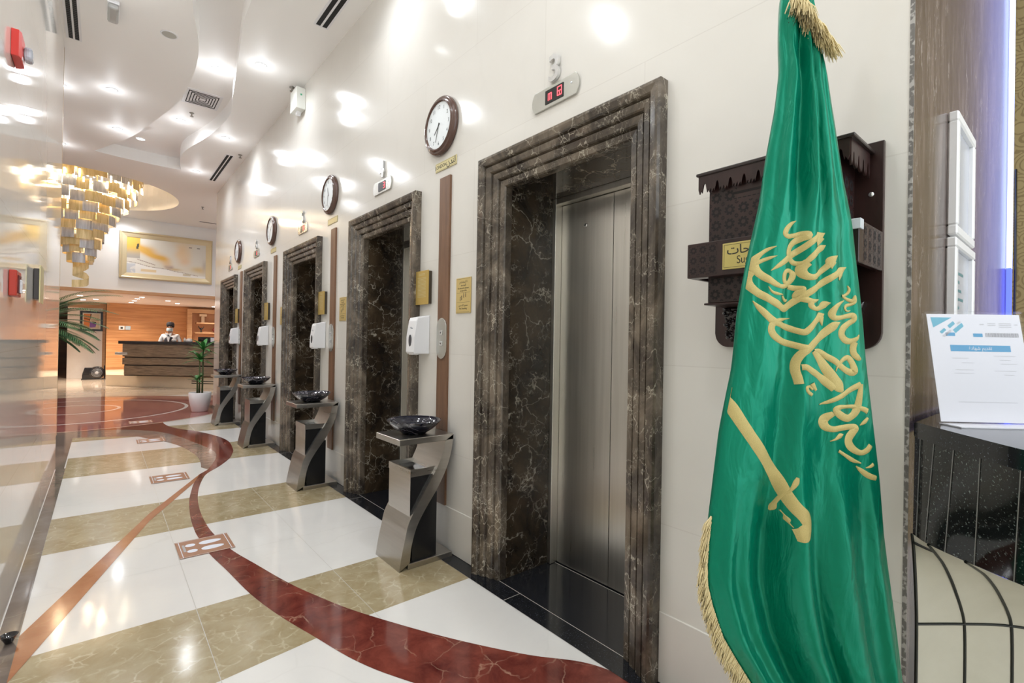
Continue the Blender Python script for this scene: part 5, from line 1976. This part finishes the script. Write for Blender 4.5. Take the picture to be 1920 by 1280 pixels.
# ---- tall palm by the left
T = thing('palm', 'tall feathery palm whose fronds reach past the end of the left wall', 'plant', (-1.15, 14.0, .0026))
q = MB()
q.lathe([(0, 0), (.22, 0), (.28, .45), (.27, .47), (.25, .44), (0, .42)], 32)
q.obj('pot', mat('palm pot', (.35, .3, .25), .4), T)
for k in range(4):
    q = MB()
    q.tube([(.06*math.cos(k*1.6), .06*math.sin(k*1.6), .40), (.10*math.cos(k*1.6), .1*math.sin(k*1.6), 1.0), (.05*math.cos(k*1.6), .05*math.sin(k*1.6), 1.55)], [.025, .02, .012], 8)
    q.obj('trunk', STEM, T)
fr_specs = [(-12, 1.7, .95), (0, 1.65, 1.0), (-24, 1.6, 1.1), (-5, 1.3, .35), (-20, 1.2, -.15), (-40, 1.3, .0), (-2, 1.5, .62), (-18, 1.45, .85), (-35, 1.4, .65), (-15, 1.2, .1), (8, 1.2, -.1), (-28, 1.2, .25), (-8, 1.35, .72), (-25, 1.30, .50), (12, 1.25, .95), (-45, 1.15, .30), (30, 1.1, .35), (-12, .95, 1.2), (5, 1.1, .15), (-60, 1.0, .75), (-30, 1.0, -.05), (60, 1.1, .8), (110, 1.0, .7), (160, 1.1, .6), (210, 1.1, .6), (255, 1.1, .7), (-5, .9, -.25), (20, .8, .0)]
for az, ln, el in fr_specs:
    q = MB()
    a = R(az)
    d = Vector((math.cos(a), math.sin(a), el+.35)).normalized()
    p = Vector((0, 0, 1.5+.1*el))
    n = 28
    path = []
    for k in range(n+1):
        path.append(p.copy())
        d = (d+Vector((0, 0, -1.15/n))).normalized()
        p = p+d*ln/n
    q.tube(path, [.007-.005*k/n for k in range(n+1)], 5)
    for k in range(4, n+1):
        dd = (path[k]-path[k-1]).normalized()
        side = dd.cross(Vector((0, 0, 1))).normalized()
        for s in (-1, 1):
            L = .34*math.sin(PI*(.15+.8*k/n))**.7
            leaf(q, path[k], dd*.75+side*s*.8+Vector((0, 0, .12)), L, .021, .45, 4)
    q.obj('frond', LEAFP, T, fix=False)

# ---- lobby lights in the soffit, script on the soffit
for i, (x, y) in enumerate([(.84, 17.0), (.78, 17.8), (.755, 18.9), (.71, 19.9), (-.47, 17.8), (-.45, 19.85), (1.87, 19.1), (3.0, 19.86), (1.52, 18.0), (-.15, 19.2)]):
    T = thing('lobby_light', ['soffit light nearest the front edge in the row left of the desk', 'second soffit light in the row left of the desk', 'third soffit light in the row left of the desk', 'last soffit light in the row left of the desk',
               'soffit light above the palm leaves, the nearer', 'soffit light above the palm leaves, the farther', 'soffit light above the receptionist', 'soffit light at the right end by the elevator wall', 'dim soffit light in front of the receptionist', 'added soffit light that brightens the pale pier'][i],
              'ceiling light', (x, y, 2.4995), group='small lights in the reception soffit')
    q = MB(); q.lathe([(0, -.004), (.05, -.004), (.06, -.001)], 16); q.obj('lens', GLOW, T)
    l = bpy.data.lights.new('soffit_spot', 'SPOT')
    l.energy = 105 if i != 9 else 460  # last spot is an added, stronger one that brightens the pier
    l.spot_size = R(120)
    l.spot_blend = .8
    l.shadow_soft_size = .05
    l.color = (1, .90, .76)
    o = bpy.data.objects.new('soffit_spot', l)
    o.location = (x, y, 2.45)
    COL.objects.link(o)
for i, (x, y) in enumerate([(.4, 15.3), (-1.8, 11.6), (-3.2, 13.5), (-1.6, 15.2), (2.6, 14.0), (-3.5, 9.0), (-4.5, 11.5)]):
    T = thing('ceiling_light', ['recessed ceiling light beyond the dome, above the painting'][0] if i == 0 else 'recessed lobby ceiling light outside the view, behind the left wall', 'ceiling light', (x, y, CEIL-.0005), group='lobby downlights')
    c = LENS0.copy(); COL.objects.link(c); c.parent = T
    l = bpy.data.lights.new('downlight', 'SPOT')
    l.energy = 90
    l.spot_size = R(160)
    l.spot_blend = 1
    l.shadow_soft_size = .08
    l.color = (.92, .95, 1)
    o = bpy.data.objects.new('downlight', l)
    o.location = (x, y, CEIL-.03)
    COL.objects.link(o)
